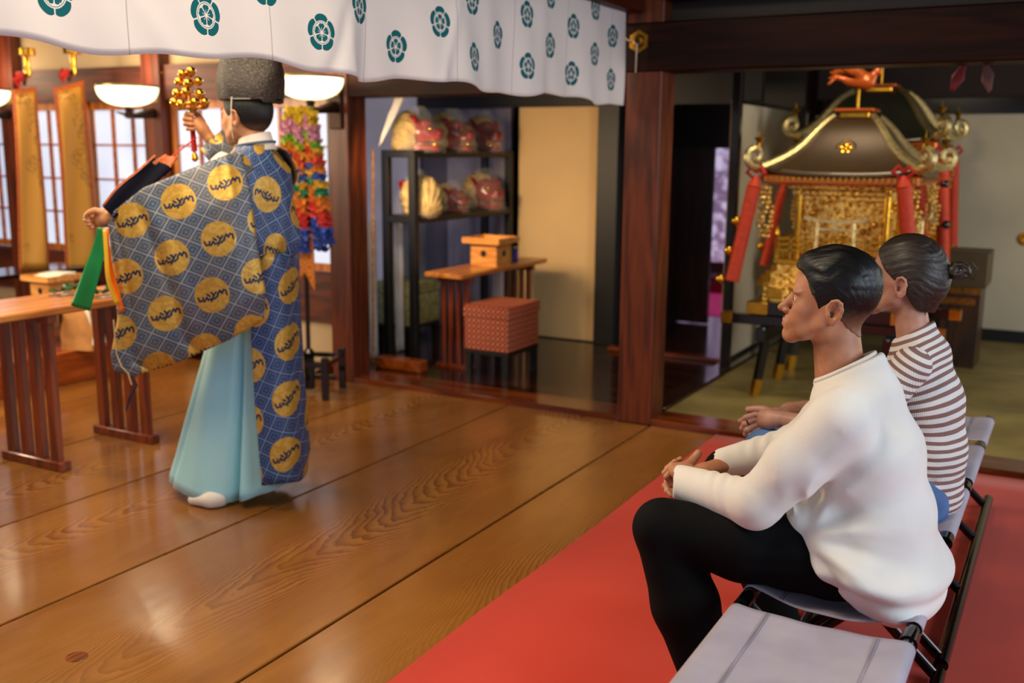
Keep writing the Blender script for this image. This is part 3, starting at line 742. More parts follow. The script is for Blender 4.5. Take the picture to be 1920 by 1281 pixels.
L.new(c, b.inputs['Base Color']); b.inputs['Roughness'].default_value = .6
gr = thing('paper_crane_garland', 'bundle of folded paper crane strings in rainbow bands beside the priest', 'garland', (sx+.01, sy-.02, 1.735), radians(20))
random.seed(3)
for i in range(12):
    ax = -.12+.105*((i % 6)//2)+.035*(i % 2)+.01*(i//6); ay = -.05 if i < 6 else .02; ln = .82+.03*random.random(); ln -= .10*abs(i % 6-2)/3*(-1 if i % 6 < 2 else 1)*.4
    f = MB(); n = 58
    for k in range(n):
        q = k/(n-1); z = -.02-ln*q; rr = .026*(.75+.35*sin(q*2.6))
        M = TR(ax*(.55+.6*q)+.006*sin(k*1.3+i), ay+.006*cos(k*1.7+i), z) @ RZ(k*2.1+i)
        f.add([(0, 0, .026), (rr, .004, -.006), (.0, rr*.5, -.012), (-rr, -.004, -.006), (0, -rr*.5, -.012), (rr*1.4, 0, .016), (-rr*1.4, 0, .010)], [(0, 1, 2), (0, 2, 3), (0, 3, 4), (0, 4, 1), (1, 2, 4), (2, 3, 4), (0, 5, 1), (0, 3, 6)], M)
    s_ = f.build('crane_string', 'crane_paper', gr, smooth=False)
m, N, L, b = newmat('pennant_brocade'); t = NT(m)
u, v, _ = t.xyz(t.tc('UV'))
def dots(t, u, v, p, r0, r1):
    a = t.m('SUBTRACT', t.m('FLOORED_MODULO', u, p), p/2); c_ = t.m('SUBTRACT', t.m('FLOORED_MODULO', v, p), p/2)
    d = t.m('SQRT', t.m('ADD', t.m('MULTIPLY', a, a), t.m('MULTIPLY', c_, c_)))
    return t.m('MULTIPLY', t.m('GREATER_THAN', d, r0), t.m('LESS_THAN', d, r1))
k = t.m('MAXIMUM', dots(t, u, v, .06, .018, .026), dots(t, t.m('ADD', u, .03), t.m('ADD', v, .03), .06, .0, .010))
du = t.m('SUBTRACT', u, .075); dv = t.m('SUBTRACT', v, .285); dd = t.m('SQRT', t.m('ADD', t.m('MULTIPLY', du, du), t.m('MULTIPLY', dv, dv)))
c = t.mix(t.m('MULTIPLY', k, .6), srgb('c4641c'), srgb('e8a23c')); c = t.mix(t.m('LESS_THAN', dd, .032), c, srgb('d9a040'))
L.new(c, b.inputs['Base Color']); b.inputs['Roughness'].default_value = .5; b.inputs['Metallic'].default_value = .15
pn = thing('brocade_pennant', 'orange brocade pennant with three pointed tails on the black pole', 'pennant', (sx, sy-.06, .64), radians(38))
poly = [(-.085, .36), (.085, .36), (.088, .16), (.09, .0), (.03, .115), (-.002, .06), (-.028, .12), (-.062, .075), (-.085, .15)]
P = []
g = MB(); bm_v = []
nx, nz2 = 18, 24
def low(x):
    pts = [(-.09, .15), (-.062, .075), (-.03, .12), (-.002, .06), (.03, .115), (.09, .0)]
    for (a, va), (c_, vc) in zip(pts[:-1], pts[1:]):
        if a <= x <= c_: return va+(vc-va)*(x-a)/(c_-a)
    return .1
P = []; UV = []
for i in range(37):
    x = -.09+.18*i/36; z0 = low(x); P.append([(x, .006*sin(x*60), z0+(.36-z0)*j/10) for j in range(11)]); UV.append([(x+.09, z0+(.36-z0)*j/10) for j in range(11)])
MB().grid(P, uv=UV).build('pennant_cloth', 'pennant_brocade', pn, solid=.003)
MB().tube([(-.095, 0, .365), (.095, 0, .365)], .006, 8).build('hanging_rod', 'black_lacquer', pn)
MB().tube([(-.085, 0, .365), (0, .03, .45), (.085, 0, .365)], .002, 6).build('hanging_cord', 'black_matte', pn)
# ------------------------------------------------------------------ storage recess: rack, lion heads, cloths, boxes
RX0, RX1, RY0, RY1 = -4.20, -3.93, 5.70, 7.08
r = thing('storage_rack', 'black open rack of two shelves holding red lion heads', 'rack', ((RX0+RX1)/2, (RY0+RY1)/2, .02))
ox, oy = (RX0+RX1)/2, (RY0+RY1)/2
for z, zz in ((1.455, 1.49), (1.015, 1.05)):
    MB().box(RX0-ox, RX1-ox, RY0-oy, RY1-oy, z-.035, zz-.02, bev=.004).build('shelf', 'black_matte', r)
for px in (RX0+.025, RX1-.025):
    for py in (RY0+.03, RY1-.03): MB().box(px-.027-ox, px+.027-ox, py-.027-oy, py+.027-oy, 0, 1.455, bev=.003).build('post', 'black_matte', r)
mat('lion_red', '8a0806', .22, coat=.5, var=.2); mat('lion_mane', 'b89a62', .85, var=.3, scale=20); mat('ivory', 'e8dcc0', .4)
m, N, L, b = newmat('plastic_film'); b.inputs['Base Color'].default_value = (.95, .93, .88, 1); b.inputs['Roughness'].default_value = .12
tr = N.new('ShaderNodeBsdfTransparent'); mx = N.new('ShaderNodeMixShader'); mx.inputs[0].default_value = .07
L.new(tr.outputs[0], mx.inputs[1]); L.new(b.outputs[0], mx.inputs[2]); L.new(mx.outputs[0], N['Material Output'].inputs[0])
def lion_head():
    """lion dance mask facing +x, about .3 long, base at z=0"""
    r = thing('lion_head', 'x', 'mask')
    s = SDF((-.12, -.15, -.01), (.24, .15, .30), .006)
    s.cap((-.02, 0, .16), (.03, 0, .16), .105, .10, .02, fy=1.1)                 # skull
    s.cap((.06, 0, .13), (.14, 0, .115), .072, .058, .02, fy=1.25)                # snout
    s.ell((.165, 0, .15), (.035, .05, .03), .015)                                # nose pad
    s.cap((.0, 0, .04), (.15, 0, .035), .045, .034, .01, fy=1.7, fz=.7)          # lower jaw
    for y in (-1, 1):
        s.ell((.075, y*.062, .215), (.05, .034, .026), .012, rot=(0, -12, 0))    # brow
        s.dig((.105, y*.06, .178), (.022, .022, .018), .008)
        s.ell((.185, y*.026, .158), (.016, .016, .014), .006); s.dig((.197, y*.026, .156), (.008, .008, .007), .004)
    s.dig((.13, 0, .078), (.09, .075, .012), .012)                                # open mouth
    s.build('head', 'lion_red', r, 1)
    for y in (-1, 1):
        MB().sphere((.112, y*.062, .180), .017, 12).build('eye', 'gold', r)
        MB().sphere((.126, y*.065, .180), .007, 8).build('pupil', 'black_matte', r)
        MB().tube([(.03, y*.10, .20), (.01, y*.13, .25), (-.03, y*.12, .27)], [.022, .018, .006], 8).build('ear', 'lion_red', r)
    for nm, z, h in (('upper_teeth', .086, .014), ('lower_teeth', .058, .014)):
        t_ = MB()
        for i in range(9): a = radians(-70+140*i/8); x = .10+.085*cos(a)*.95; y = .072*sin(a); t_.box(-.006, .006, -.009, .009, 0, h, M=TR(x, y, z) @ RZ(a), bev=.002)
        t_.build(nm, 'gold', r)
    s = SDF((-.22, -.19, -.03), (.12, .19, .34), .007)
    s.ell((-.06, 0, .16), (.12, .155, .15), .02); s.ell((-.10, 0, .07), (.09, .15, .09), .03)
    s.cut(s._ell((.07, 0, .14), (.09, .13, .16)), .02)
    th = np.arctan2(s.y, s.z-.0)*24+s.x*12; s.F += .004*np.sin(th)+.003*np.sin(th*2.3+s.x*40)
    s.build('mane', 'lion_mane', r, 0)
    P = []
    for i in range(20):
        a = 2*pi*i/20; row = []
        for j in range(9):
            q = j/8; k = (1-.75*q**2.2)*(1+.05*sin(a*5+q*6)); row.append((.01+.20*cos(a)*k, .17*sin(a)*k, .005+.34*q))
        P.append(row)
    MB().grid(P, closed_u=True).build('plastic_wrap', 'plastic_film', r)
    return r
LH = [(5.93, 1.471, 22, 'red lion head with pale mane, first from the left on the top rack shelf', .92),
      (6.36, 1.471, 12, 'red lion head in the middle of the top rack shelf', .92), (6.84, 1.471, -20, 'red lion head with bright gold eye, last on the top rack shelf', .92),
      (5.93, 1.031, 150, 'lion head turned away showing its long pale mane, lower rack shelf', .95), (6.36, 1.031, 8, 'small red lion head in the middle of the lower rack shelf', .70),
      (6.84, 1.031, -14, 'red lion head with gold teeth, last on the lower rack shelf', .95)]
base = lion_head()
for i, (Y_, z, a, lab, sc) in enumerate(LH):
    o = base if i == 0 else dup(base)
    o.location = (-4.06, Y_, z); o.rotation_euler = (0, 0, radians(a)); o.scale = (sc,)*3; o['label'] = lab; o['group'] = 'lion heads on the rack'
# cloths behind and beside the rack
def hanging(name, label, cat, x0, x1, y, z0, z1, mt, amp=.02, fr=40, n=60, group=None, taper=0, dy=0, swap=False):
    P = []
    cx = (x0+x1)/2
    for i in range(n+1):
        q = i/n; P.append([(cx+(x0+(x1-x0)*q-cx)*(1-taper*(j/12)), y+amp*sin(q*(x1-x0)*fr+.3*sin(j*.5))*(1-.5*j/12)+dy*q, z0+(z1-z0)*j/12) for j in range(13)])
    if swap: P = [[(b_, a_, c_) for a_, b_, c_ in r_] for r_ in P]
    o = MB().grid(P).build(name, mt, solid=.003); return tag(o, label, cat, group)
mat('grey_cloth', 'a49eb0', .9); mat('white_cloth', 'dcd6d0', .85); mat('blue_white_cloth', '8e9bb0', .85)
hanging('backdrop_cloth', 'narrow grey lilac cloth hanging on the back wall beside the rack end', 'cloth', -4.60, -4.00, 7.16, .10, 1.82, 'grey_cloth', .015, 50)
hanging('white_streamer', 'long white cloth streamer at the left end of the rack', 'cloth', 5.66, 5.76, -4.30, .03, 1.0, 'white_cloth', .015, 90, 24, swap=True)
hanging('white_streamer', 'long white cloth streamer behind the corner rack post', 'cloth', 5.98, 6.10, -4.30, .03, .98, 'white_cloth', .015, 90, 24, swap=True)
hanging('printed_hanging', 'pale blue hanging panel with small reddish figures behind the box', 'cloth', 6.30, 6.85, -4.60, .03, 1.0, 'blue_white_cloth', .008, 30, 24, swap=True)
o = MB().tube([(-4.27, 5.86, 1.0), (-4.25, 5.88, .7), (-4.27, 5.87, .4), (-4.22, 5.88, .02)], [.012, .012, .014, .008], 8).build('green_strap', mat('olive_gold', '6a6a18', .7)); tag(o, 'yellow green braided strap hanging among the white streamers', 'strap')
a = [aty(742, 166, 5.60), aty(768, 200, 5.60), aty(712, 274, 5.60)]
f = MB(); P = []
for i in range(13):
    q = i/12; L_ = a[0]*(1-q)+a[2]*q; R_ = (a[0]+Vector((.06, 0, 0)))*(1-q)+a[1]*q if q < .35 else (a[0]*.65+a[1]*.35)*(1-(q-.35)/.65)+a[2]*((q-.35)/.65)+Vector((.05*(1-q), 0, 0))
    P.append([L_*(1-k/8)+R_*(k/8)+Vector((0, .012*sin(k*1.4+i*.5), 0)) for k in range(9)])
g_ = MB().grid(P); g_.tube([a[0], (a[0].x+.01, 5.5, 2.0), (a[0].x+.01, 5.5, 2.6)], .003, 6); o = g_.build('white_pennant', 'white_cloth', solid=.004); tag(o, 'folded white triangular cloth hanging at the rack top left', 'cloth')
p = Vector((-4.235, 5.62, 0))
o = MB().cyl((p.x, 5.62, .02), (p.x, 5.66, 1.49), .010).build('wooden_pole', 'wood_pale'); tag(o, 'thin orange wooden pole leaning at the left rack post', 'pole')
o = MB().box(-4.13, -3.76, 5.50, 5.60, .036, .11, bev=.004).build('floor_board', 'wood_step'); o.location = (0, 0, -.015); tag(o, 'low orange wooden board lying in front of the rack', 'board')
# patterned boxes
m, N, L, b = newmat('red_pattern'); t = NT(m)
x, y, z = t.xyz(t.tc())
hx = t.m('ADD', x, y)
k = t.m('MAXIMUM', dots(t, hx, z, .036, 0, .0085), dots(t, t.m('ADD', hx, .018), t.m('ADD', z, .018), .036, 0, .006))
c = t.mix(t.m('MULTIPLY', k, .75), srgb('8c2414'), srgb('e0a070')); L.new(c, b.inputs['Base Color']); b.inputs['Roughness'].default_value = .7
def cloth_box(nm, label, mt, x0, x1, y0, y1, z0, z1):
    r = thing(nm, label, 'box', ((x0+x1)/2, (y0+y1)/2, z0)); w, d, h = (x1-x0)/2, (y1-y0)/2, z1-z0
    MB().box(-w, w, -d, d, 0, h*.74, bev=.006).build('box_body', mt, r)
    MB().box(-w-.006, w+.006, -d-.006, d+.006, h*.74, h, bev=.006).build('lid', mt, r); return r
def black_stand(label, x0, x1, y0, y1, h):
    r = thing('low_stand', label, 'stand', ((x0+x1)/2, (y0+y1)/2, .02)); w, d = (x1-x0)/2, (y1-y0)/2
    MB().box(-w, w, -d, d, h-.045, h-.02, bev=.003).build('stand_top', 'black_matte', r)
    for a in (-1, 1):
        for c in (-1, 1): MB().box(a*(w-.025)-.02, a*(w-.025)+.02, c*(d-.025)-.02, c*(d-.025)+.02, 0, h-.045).build('leg', 'black_matte', r)
black_stand('low black stand under the red patterned box', -3.47, -3.14, 5.60, 6.03, .20)
cloth_box('patterned_box', 'red box covered in white flower dots on a low black stand', 'red_pattern', -3.47, -3.14, 5.60, 6.03, .201, .50)
black_stand('low black stand under the greenish box behind the rack', -4.58, -4.25, 6.10, 6.50, .20)
mat('green_pattern', '8a8c62', .8, var=.4, scale=25)
cloth_box('patterned_box', 'pale green patterned box seen through the lower rack', 'green_pattern', -4.58, -4.25, 6.10, 6.50, .201, .52)
sanbo('small orange wooden offering stand on the table in the storage recess', -3.63, 6.22, .691, 1.0)
r = thing('small_bottle', 'small blue bottle on the storage table behind the wooden stand', 'bottle', (-3.60, 6.52, .691))
MB().lathe([(.02, 0), (.022, .01), (.022, .06), (.01, .08), (.01, .095)], (0, 0, 0), 14).build('bottle_body', mat('blue_glass', '2a2a9a', .2), r)
MB().lathe([(.012, .095), (.012, .108), (1e-6, .110)], (0, 0, 0), 10).build('cap', 'white_cord', r)

# ------------------------------------------------------------------ portable shrines
mat('red_cord', 'c2350a', .65, var=.2, scale=40); mat('orange_lac', 'b5561c', .3, metal=.3)
mat('roof_lacquer', '3e2c16', .36, coat=.25, metal=.35, var=.1); mat('roof_dark', '34352a', .22, coat=.5, metal=.3)
m, N, L, b = newmat('gilt_carving'); t = NT(m)
P_ = t.tc(); n1 = t.noise(P_, 38, 4, .6, 1.2)
n2 = N.new('ShaderNodeTexVoronoi'); n2.inputs['Scale'].default_value = 34; L.new(P_, n2.inputs[0])
h = t.m('ADD', n1, n2.outputs[0]); c = t.ramp(h, [(.45, srgb('5c3208')), (.8, srgb('d89a30')), (1.0, srgb('ffd877'))])
L.new(c, b.inputs['Base Color']); b.inputs['Metallic'].default_value = .9; b.inputs['Roughness'].default_value = .40
L.new(t.bump(h, 1.0, .012), b.inputs['Normal'])
mat('pale_gilt', 'd8c48a', .3, metal=.9, var=.3, scale=50, bump=.3, bscale=120)
def mikoshi(label, X, Y, Z, s, cords, front=True, roofm='roof_lacquer'):
    r = thing('portable_shrine', label, 'shrine', (X, Y, Z)); r.scale = (s, s, s)
    E = .44                                     # half width at the eaves
    # four-sided curved roof
    lev = 16; P = []
    tw, kc = (.11, .30) if front else (.15, .42)
    def roof_w(q): return tw+(E-tw)*(kc*(1-q**4)+(1-kc)*(1-q)**2.6)
    def roof_z(q): return .325*(.90*q+.10*sin(q*pi/2))+.012*(1-(1-q)**2)
    side = []
    for k in range(4):
        for i in range(8): side.append((k, -1+2*i/8))
    for k, u in side:
        row = []
        for j in range(lev+1):
            q = j/lev; w = roof_w(q); z = roof_z(q)
            lift = .035*abs(u)**3*(1-q)**3
            x, y = u*w, -w; a = k*pi/2
            row.append((x*cos(a)-y*sin(a), x*sin(a)+y*cos(a), .86+z+lift))
        P.append(row)
    o = MB().grid(P, closed_u=True).build('roof', roofm, r, solid=.02)
    # ridges down the corners with curled fern heads
    for k in range(4):
        a = pi/4+k*pi/2; pts = []
        for j in range(lev+1):
            q = j/lev; w = roof_w(q)*sqrt(2); z = roof_z(q)+.035*(1-q)**3
            pts.append((w*cos(a), w*sin(a), .875+z))
        MB().tube(pts, [.022+.014*(1-j/lev) for j in range(lev+1)], 8, flat=.8).build('corner_ridge', 'pale_gilt', r)
        c = E*sqrt(2); sp = []
        for j in range(22):
            th = -1.2+j*.33; rr = .062*(1-j/26)
            d = c+.02+rr*cos(th)+.02; sp.append((d*cos(a), d*sin(a), .975+rr*sin(th)))
        sp = [((c-.02)*cos(a), (c-.02)*sin(a), .90)]+sp
        MB().tube(sp, [.022]*12+[.018]*11, 8).build('curled_finial', 'pale_gilt', r)
        MB().lathe([(.02, 0), (.012, .02), (.03, .05), (.006, .055), (1e-6, .1)], ((c+.02)*cos(a), (c+.02)*sin(a), 1.03), 8).build('swallow_ornament', 'old_gold', r)
    # eave
    MB().box(-E+.005, E-.005, -E+.005, E-.005, .815, .872, bev=.01).build('eave', 'orange_lac', r)
    f = MB()
    for k in range(4):
        for i in range(26):
            u = -E+.03+(2*E-.06)*i/25; f.box(u-.006, u+.006, -E-.004, -E+.03, .833, .858, M=RZ(k*pi/2))
    f.build('rafter_ends', 'gold', r)['kind'] = 'stuff'
    # top dew basin and phoenix
    MB().box(-.085, .085, -.085, .085, 1.19, 1.235, bev=.006).build('dew_basin', 'gold', r)
    MB().box(-.115, .115, -.115, .115, 1.235, 1.255, bev=.006).build('basin_cap', 'orange_lac', r)
    MB().cyl((0, 0, 1.255), (0, 0, 1.37), .009).build('finial_rod', 'gold', r)
    ph = SDF((-.2, -.1, 1.3), (.2, .1, 1.56), .0065)
    ph.cap((-.06, 0, 1.42), (.05, 0, 1.41), .03, .045, .02); ph.chain([(.05, 0, 1.42), (.10, 0, 1.47), (.11, 0, 1.51)], [.035, .018, .014], .02); ph.ell((.12, 0, 1.515), (.028, .014, .014), .01)
    for y in (-1, 1): ph.chain([(.03, y*.02, 1.44), (-.03, y*.06, 1.48), (-.12, y*.075, 1.50)], [.03, .03, .01], .015, fy=.5)
    for i in range(5): ph.chain([(-.06, 0, 1.42), (-.13, (i-2)*.012, 1.44+.012*i), (-.17, (i-2)*.02, 1.40+.035*i)], [.022, .012, .008], .01)
    ph.build('phoenix', 'orange_lac', r)
    # gilt crest on the roof face
    if front:
        c = MB()
        for k in range(5): a = 2*pi*k/5; c.sphere((.0+.026*sin(a), 0, .026*cos(a)), .019, 10, (1, .5, 1))
        c.sphere((0, 0, 0), .014, 10, (1, .7, 1)); c.tube([(.056*cos(a*pi/12), 0, .056*sin(a*pi/12)) for a in range(25)], .006, 6)
        o = c.build('crest', 'gold', r); o.location = (0, -.262, 1.02); o.rotation_euler = (radians(-34), 0, 0)
    # body
    MB().box(-.235, .235, -.235, .235, .40, .825).build('body', 'gilt_carving', r, smooth=False)
    for x in (-1, 1):
        for y in (-1, 1): MB().cyl((x*.25, y*.25, .36), (x*.25, y*.25, .825), .019).build('corner_post', 'gold', r)
    b_ = MB(); random.seed(5)
    for i in range(150):
        k = i % 4; u = random.uniform(-.23, .23); z = random.choice((random.uniform(.70, .82), random.uniform(.44, .80)))
        M = RZ(k*pi/2); p = M @ Vector((u, -.245, z)); b_.sphere(p, random.uniform(.008, .020), 6)
    o = b_.build('carved_relief', 'gold', r); o['kind'] = 'stuff'
    for z, w in ((.80, .31), (.765, .285), (.735, .262)): MB().box(-w, w, -w, w, z-.014, z+.012, bev=.003).build('bracket_tier', 'gilt_carving', r)
    # balcony, gateway and steps
    MB().box(-.36, .36, -.36, .36, .34, .372, bev=.004).build('veranda', 'gold', r)
    rail = MB()
    for k in range(4):
        M = RZ(k*pi/2)
        for z in (.42, .455, .49): rail.box(-.355, .355, -.355, -.340, z, z+.010, M=M)
        for i in range(9): u = -.35+.7*i/8; rail.box(u-.006, u+.006, -.355, -.340, .372, .50, M=M)
    rail.build('railing', 'gold', r, smooth=False)
    for k in range(4):
        a = k*pi/2; p = (.35*cos(a+pi/4)*sqrt(2)*.99, .35*sin(a+pi/4)*sqrt(2)*.99)
        MB().lathe([(.012, .37), (.012, .50), (.02, .515), (.016, .54), (1e-6, .575)], (p[0], p[1], 0), 10).build('finial_post', 'gold', r)
    for k in (0, 1):
        M = RZ(k*pi/2); g_ = MB()
        for x in (-.10, .10): g_.tube([M @ Vector((x*1.08, -.40, .37)), M @ Vector((x, -.40, .60))], .011, 10)
        g_.box(-.135, .135, -.408, -.392, .555, .568, M=M)
        q = [(-.175, .615), (-.09, .602), (0, .598), (.09, .602), (.175, .615), (.18, .638), (.09, .62), (0, .616), (-.09, .62), (-.18, .638)]
        g_.prism(q, -.012, .012, M @ TR(0, -.40, 0) @ RX(pi/2)); g_.box(-.012, .012, -.405, -.395, .568, .60, M=M)
        g_.build('miniature_gate', 'pale_gilt', r)
    for k in range(4):
        M = RZ(k*pi/2); st = MB()
        for i in range(5): st.box(-.055, .055, -.42-.03*i, -.36, .30-.035*i, .335-.035*i, M=M)
        st.build('steps', 'gold', r, smooth=False)
    tier = [(.345, .29, .34), (.37, .22, .29), (.40, .12, .22)]
    for w, z0, z1 in tier: MB().box(-w, w, -w, w, z0, z1, bev=.004).build('gilt_base_tier', 'gilt_carving', r)
    f = MB()
    for k in range(4):
        for i in range(6): u = -.33+.66*i/5; f.box(u-.045, u+.045, -.412, -.40, .135, .205, M=RZ(k*pi/2), bev=.004)
    f.build('base_panels', 'gold', r)
    MB().box(-.47, .47, -.47, .47, .04, .12, bev=.006).build('plinth', 'black_lacquer', r)
    for k in range(4):
        for x in (-1, 1): MB().box(x*.41-.062, x*.41+.062, -.474, -.46, .044, .116, M=RZ(k*pi/2), bev=.002).build('plinth_fitting', 'gold', r)
    # hanging gilt pendants at the corners
    for k in range(4):
        a = pi/4+k*pi/2; c = E*sqrt(2)*.93; x, y = c*cos(a), c*sin(a); f = MB(); random.seed(k)
        f.tube([(x, y, .86), (x, y, .80)], .004, 6)
        for j in range(11):
            z = .79-.028*j; w = .042 if 3 < j < 9 else .024
            for q in range(5): b2 = q*1.256+j; f.sphere((x+w*cos(b2), y+w*sin(b2), z), .012, 6)
        f.build('hanging_pendant', 'gilt_carving', r)
    return r
def cord(label, pts, rad, bells=(), bmt='gold', grp='red silk cords of the portable shrines'):
    r = thing('braided_silk_rope', label, 'cord', pts[0], 0, grp); O = Vector(pts[0]); P = []
    for a, b2 in zip(pts[:-1], pts[1:]):
        n = max(2, int((Vector(b2)-Vector(a)).length/.0085))
        for i in range(n): P.append(Vector(a).lerp(Vector(b2), i/n)-O)
    MB().tube(P, [rad*1.12*(1.0 if i % 2 else .84)*(min(1, .3+i*.1)) for i in range(len(P))], 12).build('cord_wrap', 'red_cord', r, angle=80)
    k = MB()
    for s in (-1, 1): k.tube([(0, 0, .02), (.03*s, -.01, .05), (.055*s, -.01, .02), (.02*s, 0, -.01)], [.008, .014, .012, .008], 8)
    k.build('knot', 'red_silk', r)
    for (q, dx) in bells:
        p = Vector(pts[0]).lerp(Vector(pts[-1]), q)-O+Vector((dx, -.015, 0)); rb = .030 if bmt == 'gold' else .034
        e = MB().sphere(p, rb, 16); e.box(-.02, .02, -rb-.001, -rb+.004, -.003, .003, M=TR(*p)); e.build('bell', bmt, r)
    return r
m1 = mikoshi('front gilt portable shrine with brown lacquer roof and orange eave', -1.22, 6.42, .50, 1.0, None)
# trestle carrying the front shrine
r = thing('shrine_trestle', 'black lacquer trestle with gilt leg tips under the front shrine', 'stand', (-1.22, 6.42, .035))
for y in (-.42, .42):
    MB().box(-.62, .62, y-.035, y+.035, .44, .50, bev=.004).build('beam', 'black_lacquer', r)
    for x in (-1, 1): MB().box(x*.60-.035, x*.60+.035, y-.038, y+.038, .437, .503, bev=.002).build('beam_cap', 'gold', r)
for x in (-.36, .36):
    MB().box(x-.03, x+.03, -.56, .56, .36, .44, bev=.004).build('crossbeam', 'black_lacquer', r)
    for y in (-.40, .10 if x > 0 else .12, .45):
        for s in (0,):
            a = Vector((x, y, .40)); b2 = Vector((x+(.05 if x > 0 else -.05), y-.03, .0))
            MB().tube([a, b2], [.030, .030], 4, up=(0, 1, 0)).build('leg', 'black_lacquer', r, smooth=False)
            MB().tube([a.lerp(b2, .74), b2+Vector((0, 0, .001))], [.033, .033], 4, up=(0, 1, 0)).build('leg_tip', 'gold', r, smooth=False)
m2 = mikoshi('larger dark-roofed portable shrine standing behind the front one', -1.33, 7.80, .66, 1.05, None, False, 'roof_dark')
r = thing('shrine_trestle', 'black trestle under the larger rear shrine', 'stand', (-1.33, 7.80, .035))
MB().box(-.52, .52, -.5, .5, .58, .665, bev=.005).build('trestle_top', 'black_lacquer', r)
for x in (-1, 1):
    for y in (-1, 1): MB().box(x*.45-.04, x*.45+.04, y*.4-.04, y*.4+.04, 0, .58).build('leg', 'black_lacquer', r)
c0 = aty(1418, 330, 5.97); c1 = aty(1372, 530, 5.9)
cord('red cord with golden bells slanting down the front shrine left side', [c0, c1], .040, ((.42, -.055), (.70, -.06), (.97, -.07)))
cord('red cord behind the left gilt pendant of the front shrine', [aty(1470, 345, 6.84), aty(1432, 500, 6.80)], .030, ((.75, -.05),))
cord('red cord at the front right corner of the front shrine', [aty(1694, 330, 5.96), aty(1704, 470, 5.94)], .040)
cord('red cord second from the right corner of the front shrine', [aty(1724, 330, 6.84), aty(1731, 480, 6.84)], .036)
cord('red cord with dark bells on the rear shrine', [aty(1768, 290, 7.22), aty(1768, 500, 7.22)], .040, ((.26, .01), (.62, .015)), 'black_lacquer')
cord('rightmost red cord of the rear shrine, beside the pale wall', [aty(1789, 288, 8.28), aty(1785, 480, 8.28)], .036)
# dark wooden chest
r = thing('wooden_chest', 'dark wooden box shrine with brass strips against the pale wall', 'chest', (-.665, 7.75, .035))
wood('chest_wood', '2a1608', '4a2a12', .4, 2, 5, .1)
MB().box(-.12, .13, -.20, .20, 0, .56, bev=.005).build('chest_body', 'chest_wood', r)
MB().box(-.11, .16, -.22, .22, .56, .80, bev=.006).build('chest_top', mat('olive_lid', '4a3c20', .5), r)
for z, w in ((.515, .13), (.44, .10)): MB().box(-.125, w, -.204, -.196, z, z+.045).build('brass_strip', 'brass_plate', r)
# folded paper streamers under the ceiling of the tatami room
for i, X_ in enumerate((-.545, -.455)):
    f = MB(); f.grid([[(dx*(1-abs(q-.5)*1.4), .004*sin(q*6), -.13*q+.03*i*dx*9) for q in [j/8 for j in range(9)]] for dx in (-.03, -.01, .01, .03)])
    o = f.build('festival_fan', mat('dark_red', '6a0c0c', .7) if i == 0 else mat('pinkish', '5e3a34', .7), solid=.003); o.location = (X_, 5.352, 1.912); o.rotation_euler = (0, .35-.6*i, 0)
    tag(o, 'red folded fan hanging in the dark below the beam at upper right' if i == 0 else 'pinkish folded fan hanging right of the red one below the beam', 'fan')
# ------------------------------------------------------------------ people: shared builders
def skin_mat(name, col, dark, stub=None, sc=1.0):
    m, N, L, b = newmat(name); t = NT(m); P = t.tc(); x, y, z = t.xyz(P)
    n1 = t.noise(P, 22, 3); n2 = t.noise(P, 260, 2)
    c = t.ramp(n1, [(.3, srgb(dark)), (.7, srgb(col))])
    if stub:
        d = None
        for (cx, cy, cz, r, k) in stub:
            v = t.m('SQRT', t.m('ADD', t.m('ADD', t.m('POWER', t.m('SUBTRACT', x, cx), 2), t.m('POWER', t.m('SUBTRACT', y, cy), 2)), t.m('POWER', t.m('SUBTRACT', z, cz), 2)))
            q = t.m('MULTIPLY', t.m('SUBTRACT', 1, t.m('DIVIDE', v, r), clamp=True), k); d = q if d is None else t.m('MAXIMUM', d, q)
        c = t.mix(t.m('MULTIPLY', d, t.m('MULTIPLY_ADD', n2, .8, .5), clamp=True), c, srgb('3a2016'))
    L.new(c, b.inputs['Base Color']); b.inputs['Roughness'].default_value = .5
    b.inputs['Subsurface Weight'].default_value = .12; b.inputs['Subsurface Radius'].default_value = (1, .35, .2); b.inputs['Subsurface Scale'].default_value = .01
    L.new(t.bump(n2, .08, .001), b.inputs['Normal']); return m
def hair_mat(name, c1, c2, rough=.38, ctr=(0, 0), scale=26, fade=None, spec=.5):
    m, N, L, b = newmat(name); t = NT(m); P = t.tc(); x, y, z = t.xyz(P)
    a_ = t.m('SUBTRACT', x, ctr[0]); b_ = t.m('SUBTRACT', z, ctr[1])        # strands run round the head from brow to nape
    r_ = t.m('SQRT', t.m('ADD', t.m('MULTIPLY', a_, a_), t.m('MULTIPLY', b_, b_))); th_ = t.m('ARCTAN2', a_, b_)
    v_ = t.comb(t.m('MULTIPLY', y, 8), t.m('MULTIPLY', r_, 8), t.m('MULTIPLY', th_, .10))
    n1 = t.noise(v_, scale, 4, .7, .8); c = t.ramp(n1, [(.35, srgb(c1)), (.75, srgb(c2))])
    if fade:
        f = t.m('DIVIDE', t.m('SUBTRACT', t.m('ADD', fade[0], t.m('MULTIPLY', t.m('SUBTRACT', n1, .5), .03)), z), fade[1], clamp=True)
        c = t.mix(t.m('MULTIPLY', f, fade[3]), c, srgb(fade[2]))
    L.new(c, b.inputs['Base Color']); b.inputs['Roughness'].default_value = rough; b.inputs['Specular IOR Level'].default_value = spec
    L.new(t.bump(n1, .55, .004), b.inputs['Normal']); return m
mat('eye_white', 'd8d0c8', .2); mat('iris', '2a1a10', .15)
